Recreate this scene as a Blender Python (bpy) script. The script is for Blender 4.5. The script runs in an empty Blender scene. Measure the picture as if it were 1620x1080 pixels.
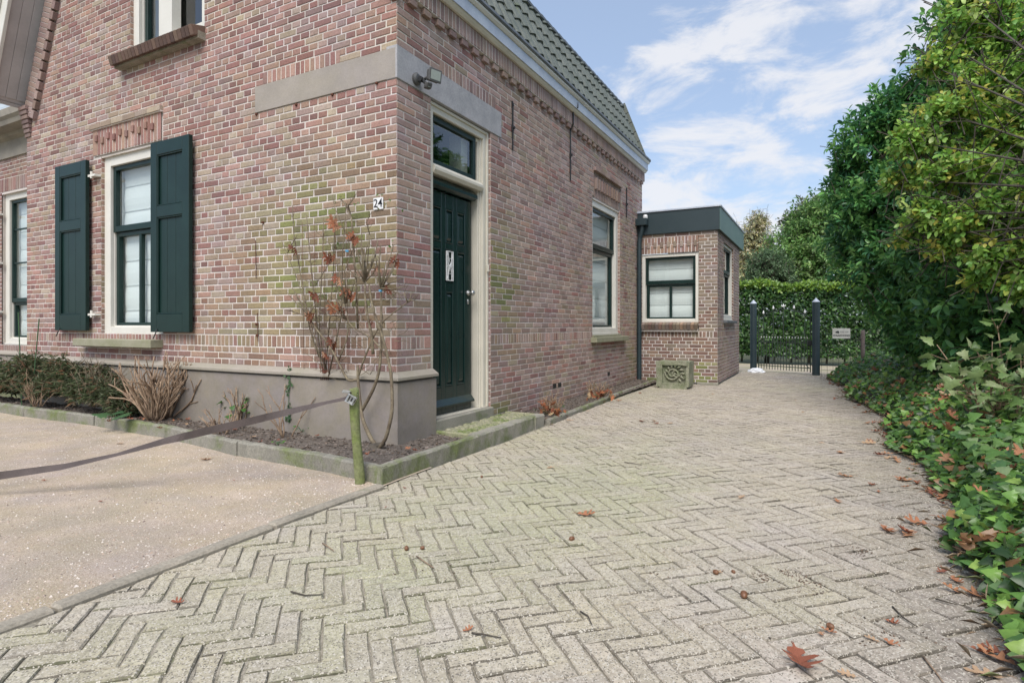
import bpy, math, random
import numpy as np
from mathutils import Vector, Matrix
random.seed(7); rng = np.random.default_rng(11)
SC = bpy.context.scene; COL = SC.collection
PI = math.pi
# ---------------------------------------------------------------- camera
YAW = math.radians(28.13); FPX = 922.0; HOR = 514.0
CP = Vector((3.069, -3.746, 1.05))
CR = Vector((math.cos(YAW), math.sin(YAW), 0)); CF = Vector((-math.sin(YAW), math.cos(YAW), 0))
cam = bpy.data.objects.new('camera', bpy.data.cameras.new('camera')); COL.objects.link(cam)
cam.location = CP; cam.rotation_euler = (PI/2, 0, YAW)
cam.data.sensor_width = 36; cam.data.lens = 36*FPX/1620
cam.data.shift_y = (HOR-540)/1620
cam.data.clip_start = .05; cam.data.clip_end = 3000
SC.camera = cam
def ray(px, py): return CF + CR*((px-810)/FPX) + Vector((0,0,1))*((HOR-py)/FPX)
def at(px, py, d): return CP + ray(px, py)*d          # a point seen there, d metres deep
def onp(px, py, ax, v):
    r = ray(px, py); return CP + r*((v-CP[ax])/r[ax])
# ---------------------------------------------------------------- light and sky
SUN_EL, SUN_AZ = math.radians(52), math.radians(-72)    # direction the light comes from (atan2(y,x))
SKY_STR, SUN_STR, EXPO = .082, 1.5, 1.32
SC.view_settings.view_transform = 'Standard'; SC.view_settings.look = 'None'
SC.view_settings.gamma = 1; SC.view_settings.exposure = EXPO
sl = bpy.data.lights.new('sun', 'SUN'); so = bpy.data.objects.new('sun', sl); COL.objects.link(so)
sl.energy = SUN_STR; sl.angle = math.radians(38); sl.color = (1, .965, .91)
sd = Vector((math.cos(SUN_EL)*math.cos(SUN_AZ), math.cos(SUN_EL)*math.sin(SUN_AZ), math.sin(SUN_EL)))
so.rotation_euler = sd.to_track_quat('Z', 'Y').to_euler(); so.location = sd*60
W = bpy.data.worlds.new('World'); SC.world = W; W.use_nodes = True
def world():
    nt = W.node_tree; nt.nodes.clear(); N = nt.nodes.new; L = nt.links.new
    out = N('ShaderNodeOutputWorld'); bg = N('ShaderNodeBackground'); bg.inputs[1].default_value = SKY_STR
    sky = N('ShaderNodeTexSky'); sky.sky_type = 'NISHITA'; sky.sun_disc = False
    sky.sun_elevation = SUN_EL; sky.sun_rotation = PI/2 - SUN_AZ
    sky.air_density = 1.0; sky.dust_density = 2.2; sky.ozone_density = 1.5
    tc = N('ShaderNodeTexCoord')
    mp = N('ShaderNodeMapping'); mp.inputs['Scale'].default_value = (1, 1, 2.6); L(tc.outputs['Generated'], mp.inputs[0])
    def noise(sc, det, off):
        m2 = N('ShaderNodeVectorMath'); m2.operation = 'ADD'; m2.inputs[1].default_value = off; L(mp.outputs[0], m2.inputs[0])
        n = N('ShaderNodeTexNoise'); n.inputs['Scale'].default_value = sc; n.inputs['Detail'].default_value = det
        n.inputs['Roughness'].default_value = .62; n.inputs['Distortion'].default_value = .35
        L(m2.outputs[0], n.inputs['Vector']); return n.outputs['Fac']
    def math_(op, a, b=None, c=None):
        m = N('ShaderNodeMath'); m.operation = op
        for i, v in enumerate((a, b, c)):
            if v is None: continue
            if isinstance(v, (int, float)): m.inputs[i].default_value = v
            else: L(v, m.inputs[i])
        return m.outputs[0]
    acc = None
    for px, py, r, wgt in ((1235,60,95,.9),(1330,95,110,.9),(1180,35,70,.6),(1075,165,120,.9),(1120,225,110,.8),(1010,150,70,.7),
                           (1200,130,60,.3),(1130,310,150,.9),(1290,320,110,.6),(1450,20,130,1.),(1560,60,150,.9),(1120,390,170,.8),(980,240,80,.8)):
        d = ray(px, py).normalized(); rad = math.atan(r/FPX)
        vm = N('ShaderNodeVectorMath'); vm.operation = 'DOT_PRODUCT'; vm.inputs[1].default_value = d
        nv = N('ShaderNodeVectorMath'); nv.operation = 'NORMALIZE'; L(tc.outputs['Generated'], nv.inputs[0]); L(nv.outputs[0], vm.inputs[0])
        mr = N('ShaderNodeMapRange'); mr.interpolation_type = 'SMOOTHSTEP'
        mr.inputs['From Min'].default_value = math.cos(rad*1.35); mr.inputs['From Max'].default_value = math.cos(rad*.25)
        mr.inputs['To Max'].default_value = wgt; L(vm.outputs['Value'], mr.inputs['Value'])
        acc = mr.outputs[0] if acc is None else math_('MAXIMUM', acc, mr.outputs[0])
    n1 = noise(6.5, 12, (3.1, 1.7, .4)); n2 = noise(1.6, 5, (7., 2., 1.))
    # clouds spread over the rest of the sky, and the banks seen over the drive
    s = math_('MULTIPLY_ADD', acc, .30, n1)
    s = math_('MULTIPLY_ADD', n2, .12, s)
    mr = N('ShaderNodeMapRange'); mr.interpolation_type = 'SMOOTHSTEP'
    mr.inputs['From Min'].default_value = .71; mr.inputs['From Max'].default_value = .92; L(s, mr.inputs['Value'])
    mix = N('ShaderNodeMix'); mix.data_type = 'RGBA'; mix.inputs[7].default_value = (4.35, 4.38, 4.55, 1)
    L(math_('MULTIPLY', mr.outputs[0], .86), mix.inputs[0])
    tint = N('ShaderNodeMix'); tint.data_type = 'RGBA'; tint.inputs[0].default_value = .42; tint.inputs[7].default_value = (2.85, 3.45, 4.45, 1)
    L(sky.outputs[0], tint.inputs[6]); L(tint.outputs[2], mix.inputs[6])
    L(mix.outputs[2], bg.inputs[0]); L(bg.outputs[0], out.inputs[0])
world()
# ---------------------------------------------------------------- helpers
MATS = {}
def mat(name, c, rough=.8, c2=None, scale=8, bump=0, bscale=60, attr=False, metal=0, fine=.12, moss=None, mossfac=0, spec=.5, transl=0, coord='Object', dist=.01, voro=None, blotch=0, bl_scale=1.1):
    m = bpy.data.materials.new(name); m.use_nodes = True; nt = m.node_tree; N = nt.nodes.new; L = nt.links.new
    p = nt.nodes['Principled BSDF']; p.inputs['Roughness'].default_value = rough; p.inputs['Metallic'].default_value = metal
    p.inputs['Specular IOR Level'].default_value = spec
    tc = N('ShaderNodeTexCoord'); vec = tc.outputs[coord]
    def noise(s, d=5, r=.6):
        n = N('ShaderNodeTexNoise'); n.inputs['Scale'].default_value = s; n.inputs['Detail'].default_value = d; n.inputs['Roughness'].default_value = r
        L(vec, n.inputs['Vector']); return n.outputs['Fac']
    def mixc(f, a, b, typ='MIX'):
        x = N('ShaderNodeMix'); x.data_type = 'RGBA'; x.blend_type = typ
        for i, v in ((0, f), (6, a), (7, b)):
            if isinstance(v, (int, float)): x.inputs[i].default_value = v
            elif isinstance(v, tuple): x.inputs[i].default_value = (*v[:3], 1)
            else: L(v, x.inputs[i])
        return x.outputs[2]
    def rng_(v, a, b, lo=0, hi=1):
        r = N('ShaderNodeMapRange'); r.inputs['From Min'].default_value = a; r.inputs['From Max'].default_value = b
        r.inputs['To Min'].default_value = lo; r.inputs['To Max'].default_value = hi; L(v, r.inputs['Value']); return r.outputs[0]
    if attr:
        a = N('ShaderNodeAttribute'); a.attribute_name = 'Col'; base = a.outputs['Color']
    else:
        base = c
    if c2 is not None: base = mixc(rng_(noise(scale), .35, .65), base, c2)
    if moss is not None: base = mixc(rng_(noise(scale*.7, 7, .7), .62-mossfac, .78-mossfac), base, moss)
    if fine:
        f = N('ShaderNodeCombineColor'); q = rng_(noise(bscale, 6, .7), .25, .75, 1-fine*2, 1+fine*2)
        for i in range(3): L(q, f.inputs[i])
        base = mixc(1.0, base, f.outputs[0], 'MULTIPLY')
    if blotch:   # weathering that runs across many bricks or stones
        f = N('ShaderNodeCombineColor'); q = rng_(noise(bl_scale, 6, .65), .3, .7, 1-blotch, 1+blotch*.7); q2 = rng_(noise(bl_scale*3.3, 5, .6), .3, .7, 1-blotch*.8, 1+blotch*.6)
        for i in range(3): L(q if i != 2 else q2, f.inputs[i])
        g2 = N('ShaderNodeCombineColor')
        for i in range(3): L(q2, g2.inputs[i])
        base = mixc(.75, base, f.outputs[0], 'MULTIPLY'); base = mixc(.7, base, g2.outputs[0], 'MULTIPLY')
    if voro:     # pale aggregate specks
        v = N('ShaderNodeTexVoronoi'); v.inputs['Scale'].default_value = voro[0]; L(vec, v.inputs['Vector'])
        cc = N('ShaderNodeSeparateColor'); L(v.outputs['Color'], cc.inputs[0])
        base = mixc(rng_(cc.outputs[0], voro[1], voro[1]+.04), base, voro[2])
        base = mixc(rng_(cc.outputs[1], .86, .9), base, voro[3])
    if isinstance(base, tuple): p.inputs['Base Color'].default_value = (*base[:3], 1)
    else: L(base, p.inputs['Base Color'])
    if bump:
        b = N('ShaderNodeBump'); b.inputs['Strength'].default_value = bump; b.inputs['Distance'].default_value = dist
        L(noise(bscale, 8, .7), b.inputs['Height']); L(b.outputs[0], p.inputs['Normal'])
    if transl:
        t = N('ShaderNodeBsdfTranslucent'); mx = N('ShaderNodeMixShader'); mx.inputs[0].default_value = transl
        if isinstance(base, tuple): t.inputs[0].default_value = (*base[:3], 1)
        else: L(base, t.inputs[0])
        L(p.outputs[0], mx.inputs[1]); L(t.outputs[0], mx.inputs[2]); L(mx.outputs[0], nt.nodes['Material Output'].inputs[0])
    MATS[name] = m; return m
def glass(name, tint=(.9,.95,.93), refl=1.0):
    m = bpy.data.materials.new(name); m.use_nodes = True; nt = m.node_tree; N = nt.nodes.new; L = nt.links.new
    nt.nodes.remove(nt.nodes['Principled BSDF'])
    g = N('ShaderNodeBsdfGlossy'); g.inputs['Roughness'].default_value = .015; t = N('ShaderNodeBsdfTransparent'); t.inputs[0].default_value = (*tint, 1)
    fr = N('ShaderNodeFresnel'); geo = N('ShaderNodeNewGeometry'); ior = N('ShaderNodeMapRange'); ior.inputs['To Min'].default_value = 1.52; ior.inputs['To Max'].default_value = 1/1.52; L(geo.outputs['Backfacing'], ior.inputs['Value']); L(ior.outputs[0], fr.inputs[0])
    mu = N('ShaderNodeMath'); mu.operation = 'MULTIPLY'; mu.inputs[1].default_value = 1.9*refl; mu.use_clamp = True; L(fr.outputs[0], mu.inputs[0])
    nz = N('ShaderNodeTexNoise'); nz.inputs['Scale'].default_value = 2.2; tc = N('ShaderNodeTexCoord'); L(tc.outputs['Object'], nz.inputs['Vector'])
    bp = N('ShaderNodeBump'); bp.inputs['Strength'].default_value = .06; bp.inputs['Distance'].default_value = .05; L(nz.outputs['Fac'], bp.inputs['Height']); L(bp.outputs[0], g.inputs['Normal'])
    mx = N('ShaderNodeMixShader'); L(mu.outputs[0], mx.inputs[0]); L(t.outputs[0], mx.inputs[1]); L(g.outputs[0], mx.inputs[2])
    L(mx.outputs[0], nt.nodes['Material Output'].inputs[0]); MATS[name] = m; return m
ORG = {}
def tag(o, label=None, cat=None, group=None, kind=None):
    for k, v in (('label', label), ('category', cat), ('group', group), ('kind', kind)):
        if v: o[k] = v
    return o
def empty(name, loc, label=None, cat=None, group=None):
    o = bpy.data.objects.new(name, None); COL.objects.link(o); o.location = loc; o.empty_display_size = .2
    ORG[o.name] = Vector(loc); tag(o, label, cat, group); return o
def link_mesh(name, me, mats, parent, origin):
    o = bpy.data.objects.new(name, me); COL.objects.link(o)
    for m in (mats if isinstance(mats, (list, tuple)) else [mats]): me.materials.append(MATS[m])
    if parent is not None: o.parent = parent
    else: o.location = origin
    ORG[o.name] = Vector(origin); return o
class MB:
    """collects polygons in world coordinates; build() links them as one mesh object"""
    def __init__(s): s.v = []; s.f = []; s.c = []; s.m = []; s.hascol = False
    def poly(s, pts, col=None, mi=0):
        n = len(s.v); s.v.extend([tuple(p) for p in pts]); s.f.append(tuple(range(n, n+len(pts)))); s.c.append(col or (1,1,1)); s.m.append(mi)
        if col: s.hascol = True
    def faces(s, pts, fs, col=None, mi=0):
        n = len(s.v); s.v.extend([tuple(p) for p in pts])
        for f in fs: s.f.append(tuple(n+i for i in f)); s.c.append(col or (1,1,1)); s.m.append(mi)
        if col: s.hascol = True
    def box(s, a, b, col=None, mi=0, bev=0):
        s.obox((a[0],a[1],a[2]), (1,0,0), (0,1,0), (0,0,1), b[0]-a[0], b[1]-a[1], b[2]-a[2], col, mi, bev)
    def obox(s, o, u, v, w, lu, lv, lw, col=None, mi=0, bev=0):
        """box from corner o along u,v,w; bev chamfers its edges"""
        o, u, v, w = Vector(o), Vector(u), Vector(v), Vector(w)
        if lu < 0: o = o+u*lu; lu = -lu
        if lv < 0: o = o+v*lv; lv = -lv
        if lw < 0: o = o+w*lw; lw = -lw
        flip = u.cross(v).dot(w) < 0
        b = min(bev, lu*.4, lv*.4, lw*.4)
        if b <= 0:
            P = [o+u*(lu*i)+v*(lv*j)+w*(lw*k) for k in (0,1) for j in (0,1) for i in (0,1)]
            F = [(0,2,3,1),(4,5,7,6),(0,1,5,4),(2,6,7,3),(0,4,6,2),(1,3,7,5)]
        else:
            P = []; idx = {}
            for k in (0,1):
                for j in (0,1):
                    for i in (0,1):
                        for ax in range(3):
                            e = [i*lu, j*lv, k*lw]; s_ = [b if q == 0 else -b for q in (i,j,k)]
                            for q in range(3):
                                if q != ax: e[q] += s_[q]
                            idx[(i,j,k,ax)] = len(P); P.append(o+u*e[0]+v*e[1]+w*e[2])
            F = []
            for ax in range(3):
                o1, o2 = [(1,2),(2,0),(0,1)][ax]
                for side in (0,1):
                    q = []
                    for (a_, b_) in ((0,0),(1,0),(1,1),(0,1)):
                        c = [0,0,0]; c[ax] = side; c[o1] = a_; c[o2] = b_; q.append(idx[(*c, ax)])
                    F.append(tuple(q if side else q[::-1]))
                for (a_, b_) in ((0,0),(1,0),(1,1),(0,1)):   # edge along ax
                    c0 = [0,0,0]; c0[o1] = a_; c0[o2] = b_; c1 = list(c0); c1[ax] = 1
                    F.append((idx[(*c0,o1)], idx[(*c1,o1)], idx[(*c1,o2)], idx[(*c0,o2)]) if a_ != b_ else (idx[(*c0,o2)], idx[(*c1,o2)], idx[(*c1,o1)], idx[(*c0,o1)]))
            for k in (0,1):
                for j in (0,1):
                    for i in (0,1):
                        t = (idx[(i,j,k,0)], idx[(i,j,k,1)], idx[(i,j,k,2)]); F.append(t if (i+j+k)%2 else t[::-1])
        if flip: F = [f[::-1] for f in F]
        s.faces(P, F, col, mi)
    def tube(s, pts, rad, n=6, col=None, mi=0, cap=True):
        pts = [Vector(p) for p in pts]; m = len(pts); rad = rad if isinstance(rad, (list, tuple)) else [rad]*m
        base = len(s.v); t0 = (pts[1]-pts[0]).normalized(); up = Vector((0,0,1)) if abs(t0.z) < .9 else Vector((1,0,0))
        a = t0.cross(up).normalized()
        for i, p in enumerate(pts):
            t = (pts[min(i+1,m-1)]-pts[max(i-1,0)]).normalized(); a = (a-t*a.dot(t)).normalized(); b = t.cross(a)
            for k in range(n):
                an = 2*PI*k/n; s.v.append(tuple(p+(a*math.cos(an)+b*math.sin(an))*rad[i]))
        for i in range(m-1):
            for k in range(n):
                k2 = (k+1) % n; s.f.append((base+i*n+k, base+i*n+k2, base+(i+1)*n+k2, base+(i+1)*n+k)); s.c.append(col or (1,1,1)); s.m.append(mi)
        if cap:
            s.f.append(tuple(base+k for k in range(n))[::-1]); s.c.append(col or (1,1,1)); s.m.append(mi)
            s.f.append(tuple(base+(m-1)*n+k for k in range(n))); s.c.append(col or (1,1,1)); s.m.append(mi)
        if col: s.hascol = True
    def lathe(s, c, prof, n=16, col=None, axis=(0,0,1), mi=0):
        c = Vector(c); ax = Vector(axis).normalized(); a = ax.orthogonal().normalized(); b = ax.cross(a); base = len(s.v)
        for r, h in prof:
            for k in range(n): an = 2*PI*k/n; s.v.append(tuple(c+ax*h+(a*math.cos(an)+b*math.sin(an))*max(r, 1e-4)))
        for i in range(len(prof)-1):
            for k in range(n):
                k2 = (k+1) % n; s.f.append((base+i*n+k, base+i*n+k2, base+(i+1)*n+k2, base+(i+1)*n+k)); s.c.append(col or (1,1,1)); s.m.append(mi)
        if col: s.hascol = True
    def extr(s, prof, path0, path1, up=(0,0,1), out=(1,0,0), mi=0, col=None):
        """profile [(out,up)] swept straight from path0 to path1"""
        p0, p1, up, out = Vector(path0), Vector(path1), Vector(up), Vector(out); n = len(prof); base = len(s.v)
        for p in (p0, p1):
            for a, b in prof: s.v.append(tuple(p+out*a+up*b))
        fl = (p1-p0).dot(out.cross(up)) < 0
        F = [(i, (i+1) % n, n+(i+1) % n, n+i) for i in range(n)]+[tuple(range(n))[::-1], tuple(range(n, 2*n))]
        for f in F:
            f = f[::-1] if fl else f
            s.f.append(tuple(base+q for q in f)); s.c.append(col or (1,1,1)); s.m.append(mi)
        if col: s.hascol = True
    def build(s, name, mats, parent=None, origin=None, smooth=False):
        V = np.array(s.v, dtype=np.float64)
        if parent is not None: origin = ORG[parent.name]
        elif origin is None: origin = Vector(((V[:,0].min()+V[:,0].max())/2, (V[:,1].min()+V[:,1].max())/2, V[:,2].min()))
        V = V-np.array(tuple(origin))
        me = bpy.data.meshes.new(name)
        lens = np.array([len(f) for f in s.f], dtype=np.int32); loops = np.fromiter((i for f in s.f for i in f), dtype=np.int32)
        raw_mesh(me, V, loops, lens)
        me.polygons.foreach_set('material_index', np.array(s.m, dtype=np.int32))
        me.polygons.foreach_set('use_smooth', np.full(len(s.f), bool(smooth)))
        if s.hascol: face_col(me, np.array(s.c), lens)
        me.update(); me.validate()
        return link_mesh(name, me, mats, parent, origin)
def raw_mesh(me, V, loops, lens):
    me.vertices.add(len(V)); me.vertices.foreach_set('co', V.astype(np.float32).ravel())
    me.loops.add(len(loops)); me.loops.foreach_set('vertex_index', loops)
    st = np.zeros(len(lens), dtype=np.int32); st[1:] = np.cumsum(lens)[:-1]
    me.polygons.add(len(lens)); me.polygons.foreach_set('loop_start', st); me.polygons.foreach_set('loop_total', lens)
    me.update(calc_edges=True)
def face_col(me, C, lens):
    a = me.color_attributes.new('Col', 'FLOAT_COLOR', 'CORNER')
    c = np.ones((int(lens.sum()), 4), dtype=np.float32); c[:, :3] = np.repeat(C, lens, axis=0)[:, :3]
    a.data.foreach_set('color', c.ravel())
# vectorised leaves --------------------------------------------------
def T_oval(w=.24, droop=.12):
    v = [(0,0,0),(.32,w,.05),(.70,w*.82,.02),(1,0,-droop),(.70,-w*.82,.02),(.32,-w,.05),(.35,0,0),(.72,0,-.03)]
    f = [(0,6,1),(0,5,6),(1,6,7,2),(5,4,7,6),(2,7,3),(4,3,7)]
    return np.array(v), f
def T_simple(w=.25, droop=.1):
    return np.array([(0,0,0),(.5,w,.06),(1,0,-droop),(.5,-w,.06)]), [(0,3,2),(0,2,1)]
def T_lobed(pts, dome=.08):
    v = [(0.42,0,dome)]+[(x, y, -.25*dome*(abs(y)*3)) for x, y in pts]; n = len(pts)
    return np.array(v), [(0, 1+i, 1+(i+1) % n) for i in range(n)]
IVY = [(0,0),(.02,.28),(-.12,.42),(.18,.40),(.22,.58),(.50,.34),(.62,.30),(1.0,0),(.62,-.30),(.50,-.34),(.22,-.58),(.18,-.40),(-.12,-.42),(.02,-.28)]
MAPLE = [(0,0),(-.02,.22),(-.10,.50),(.14,.42),(.20,.62),(.42,.40),(.52,.44),(.50,.24),(.74,.22),(1.02,0),(.74,-.22),(.50,-.24),(.52,-.44),(.42,-.40),(.20,-.62),(.14,-.42),(-.10,-.50),(-.02,-.22)]
def nrm(a): return a/np.maximum(np.linalg.norm(a, axis=1, keepdims=True), 1e-9)
def leaves(name, P, Xd, Nd, S, tmpl, C, m, parent=None, origin=None):
    """one mesh of many leaves: positions P, tip directions Xd, normals Nd, sizes S, colours C"""
    P = np.asarray(P, float); X = nrm(np.asarray(Xd, float)); Nn = np.asarray(Nd, float)
    Yv = nrm(np.cross(Nn, X)); Z = np.cross(X, Yv); tv, tf = tmpl; k = len(tv); n = len(P)
    V = P[:,None,:]+np.asarray(S)[:,None,None]*(tv[None,:,0:1]*X[:,None,:]+tv[None,:,1:2]*Yv[:,None,:]+tv[None,:,2:3]*Z[:,None,:])
    lens1 = np.array([len(f) for f in tf], dtype=np.int32); l1 = np.array([i for f in tf for i in f], dtype=np.int32)
    loops = (l1[None,:]+(np.arange(n)*k)[:,None]).ravel().astype(np.int32); lens = np.tile(lens1, n)
    if parent is not None: origin = ORG[parent.name]
    V = V.reshape(-1,3)-np.array(tuple(origin)); me = bpy.data.meshes.new(name); raw_mesh(me, V, loops, lens)
    face_col(me, np.repeat(np.asarray(C), len(tf), axis=0), lens)
    return link_mesh(name, me, m, parent, origin)
def pal(cols, n, jit=.15, w=None):
    cols = np.array(cols); i = rng.choice(len(cols), n, p=w); return cols[i]*(1+rng.uniform(-jit, jit, (n,1)))
def rvec(n): return nrm(rng.normal(size=(n,3)))
# ---------------------------------------------------------------- materials
mat('brick', (1,1,1), .9, attr=True, fine=.16, bump=.5, bscale=75, dist=.003, c2=None, blotch=.13)
mat('mortar', (.64,.585,.54), .95, blotch=.10, c2=(.53,.48,.44), scale=3, bump=.5, bscale=150, fine=.1, dist=.004, moss=(.22,.22,.12), mossfac=-.03)
mat('plinth_paint', (.265,.232,.198), .75, blotch=.12, bl_scale=2.2, moss=(.19,.185,.14), mossfac=-.02, c2=(.222,.195,.165), scale=1.6, bump=.12, bscale=40, fine=.05)
mat('plinth_trim', (.315,.28,.24), .7, c2=(.27,.245,.19), scale=2.5, bump=.1, bscale=50, fine=.06, moss=(.20,.21,.10), mossfac=-.02)
mat('stone_paint', (.325,.287,.250), .75, blotch=.06, c2=(.275,.245,.215), scale=3, bump=.15, bscale=60, fine=.05)
mat('stone_blue', (.37,.36,.37), .8, c2=(.29,.29,.30), scale=7, bump=.2, bscale=60, fine=.1)
mat('sill_stone', (.29,.275,.20), .85, c2=(.22,.22,.135), scale=5, bump=.2, bscale=60, fine=.08)
mat('white_paint', (.66,.64,.58), .45, c2=(.60,.58,.52), scale=2.5, fine=.03)
mat('cream_paint', (.62,.58,.49), .45, c2=(.54,.51,.43), scale=3, fine=.03)
mat('green_paint', (.0045,.019,.0165), .38, spec=.35, c2=(.0075,.026,.022), scale=3, fine=.06, bump=.06, bscale=25)
mat('door_paint', (.0045,.019,.0175), .24, spec=.5, c2=(.0075,.026,.023), scale=3, fine=.06, bump=.05, bscale=22)
mat('green_dull', (.012,.036,.033), .5, c2=(.018,.045,.040), scale=2, fine=.12, bump=.15, bscale=30)
mat('anthracite', (.018,.034,.040), .45, c2=(.025,.042,.048), scale=2, fine=.06)
mat('green_panel', (.09,.16,.14), .5, c2=(.11,.18,.155), scale=3, fine=.06)
mat('zinc', (.50,.54,.60), .5, c2=(.40,.44,.52), scale=5, metal=.15, fine=.08)
mat('zinc_dark', (.10,.11,.12), .5, c2=(.16,.17,.18), scale=8, metal=.2, fine=.1)
mat('soffit_paint', (.50,.46,.44), .7, c2=(.42,.385,.37), scale=2.5, fine=.05, bump=.1, bscale=20)
mat('wing_paint', (.30,.27,.22), .7, c2=(.22,.20,.17), scale=4, fine=.08)
mat('pale_siding', (.50,.56,.62), .6, fine=.03)
mat('tile', (.130,.142,.122), .55, c2=(.085,.10,.085), scale=6, bump=.3, bscale=50, fine=.15, moss=(.08,.11,.045), mossfac=.03)
mat('dark_room', (.03,.03,.03), .9)
mat('curtain', (.90,.91,.92), .9, c2=(.86,.88,.90), scale=1.5, fine=.02, transl=.15)
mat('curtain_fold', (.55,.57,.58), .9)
mat('reveal_white', (.62,.58,.50), .7)
mat('iron', (.012,.013,.015), .55, fine=.2)
mat('rust', (.10,.035,.018), .9, fine=.3, bscale=200)
mat('steel', (.45,.45,.44), .35, metal=.8, fine=.1)
mat('grey_plastic', (.075,.075,.075), .5, fine=.05)
mat('plastic_white', (.7,.7,.7), .4)
mat('lamp_glass', (.30,.33,.30), .15, fine=.05)
mat('number_black', (.01,.01,.012), .5)
mat('number_grey', (.22,.22,.22), .6)
mat('sign_white', (.66,.64,.58), .5, c2=(.56,.53,.46), scale=8, fine=.04)
mat('concrete', (.30,.28,.235), .9, c2=(.24,.23,.19), scale=5, bump=.5, bscale=90, fine=.18, moss=(.12,.15,.05), mossfac=.10, dist=.004)
mat('kerb', (.255,.24,.20), .95, c2=(.19,.18,.15), scale=4, bump=.6, bscale=70, fine=.2, moss=(.14,.165,.065), mossfac=.15, dist=.006)
mat('edging_stone', (.34,.30,.24), .95, c2=(.25,.225,.18), scale=4, bump=.6, bscale=70, fine=.2, moss=(.16,.17,.08), mossfac=.0, dist=.006)
mat('cobble', (.31,.29,.21), .95, c2=(.21,.22,.115), scale=9, bump=.6, bscale=80, fine=.2, moss=(.13,.165,.05), mossfac=.12, dist=.006)
mat('paver', (1,1,1), .95, attr=True, fine=.2, bscale=48, moss=(.30,.31,.175), mossfac=-.02, scale=3.2, bump=.45, dist=.003, blotch=.10, bl_scale=1.4, voro=(230, .84, (.50,.46,.39), (.17,.15,.12)))
mat('joint', (.22,.20,.155), 1, c2=(.33,.295,.24), scale=7, bump=.6, bscale=80, fine=.25, moss=(.12,.155,.05), mossfac=.06)
mat('gravel', (.455,.368,.275), 1, blotch=.17, bl_scale=.9, c2=(.36,.305,.24), scale=2.3, bump=.8, bscale=160, fine=.2, dist=.006, voro=(260, .91, (.56,.47,.39), (.27,.21,.155)))
mat('pebble', (1,1,1), .9, attr=True, fine=.1)
mat('soil', (.105,.085,.07), 1, c2=(.155,.13,.11), scale=14, bump=1, bscale=60, fine=.35, dist=.02)
mat('path_sand', (.46,.38,.31), 1, c2=(.34,.32,.20), scale=1.5, bump=.4, bscale=80, fine=.15)
mat('grass_soil', (.10,.12,.05), 1, c2=(.14,.13,.07), scale=3, bump=.8, bscale=40, fine=.3)
mat('post_wood', (.20,.21,.105), .9, c2=(.14,.165,.055), scale=9, bump=.5, bscale=60, fine=.2, moss=(.19,.25,.06), mossfac=.1)
mat('old_wood', (.21,.17,.155), .95, c2=(.13,.095,.085), scale=12, bump=.6, bscale=60, fine=.25)
mat('webbing', (.085,.065,.060), .8, c2=(.055,.042,.038), scale=5, fine=.18, bscale=160, bump=.2)
mat('carved', (.27,.265,.20), .95, c2=(.155,.175,.10), scale=9, bump=.7, bscale=70, fine=.25, moss=(.32,.32,.25), mossfac=.03)
mat('bark', (.10,.085,.065), .95, c2=(.06,.05,.04), scale=14, bump=.6, bscale=60, fine=.25)
mat('stem_tan', (.33,.235,.155), .85, c2=(.18,.12,.08), scale=16, fine=.25, bscale=90)
mat('stem_grey', (.21,.175,.115), .85, c2=(.095,.068,.045), scale=12, fine=.25, bscale=90)
mat('stem_green', (.05,.11,.045), .7, fine=.1)
mat('wire', (.05,.065,.05), .6)
mat('gate_paint', (.030,.045,.032), .5, fine=.15)
mat('leaf', (1,1,1), .42, attr=True, fine=.10, bscale=60, transl=.38, spec=.5)
mat('leaf_gloss', (1,1,1), .34, attr=True, fine=.08, bscale=50, transl=.34, spec=.45)
mat('leaf_dry', (1,1,1), .8, attr=True, fine=.22, bscale=70, transl=.12)
mat('acorn', (.20,.085,.04), .45, c2=(.12,.06,.03), scale=30)
mat('bag', (.75,.76,.78), .4, fine=.05)
mat('blue_tag', (.05,.28,.5), .4)
glass('pane'); glass('pane_dark', (.75,.8,.78), 1.3)
# ---------------------------------------------------------------- brickwork
RED = np.array([(.280,.150,.128),(.240,.122,.106),(.310,.180,.150),(.205,.112,.100),(.265,.160,.138),(.335,.210,.170),(.30,.195,.15)])
PUR = np.array([(.252,.175,.155),(.278,.198,.175),(.220,.150,.135),(.300,.220,.190),(.258,.180,.150)])
TAN = np.array([(.32,.255,.185),(.295,.23,.17),(.34,.275,.215),(.265,.20,.15),(.30,.235,.20)])
MOSS = np.array([(.170,.180,.062),(.215,.205,.088),(.130,.145,.050),(.240,.225,.115)])
BRN = np.array([(.19,.115,.09),(.22,.14,.105),(.16,.10,.08),(.25,.17,.12)])
def blob(u, v, cu, cv, ru, rv): return math.exp(-(((u-cu)/ru)**2+((v-cv)/rv)**2))
def pick(a): return a[random.randrange(len(a))]*random.uniform(.9, 1.22)
from mathutils import noise as mn
def c_front(u, v):
    n = mn.noise(Vector((u*.7, v*.7, 3.3)))
    m = 1.05*blob(u, v, -.85, 1.80, .85, .62)+.34*blob(u, v, -1.9, 1.0, 1.1, .45)+.2*blob(u, v, -.3, 1.2, .4, .6)
    t = .06+.45*max(0, n)+.30*blob(u, v, -5.2, 2.9, 1.0, .5)+.40*blob(u, v, -2.0, 2.2, 1.1, .7)+.3*blob(u, v, -4.6, 3.6, .8, .3)
    c = pick(TAN) if random.random() < t*.85 else (pick(RED)*.93 if random.random() < .78 else pick(PUR))
    k = min(.95, max(0, (m-.04)*random.uniform(.2, 1.7))); return c*(1-k)+pick(MOSS)*k
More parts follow.
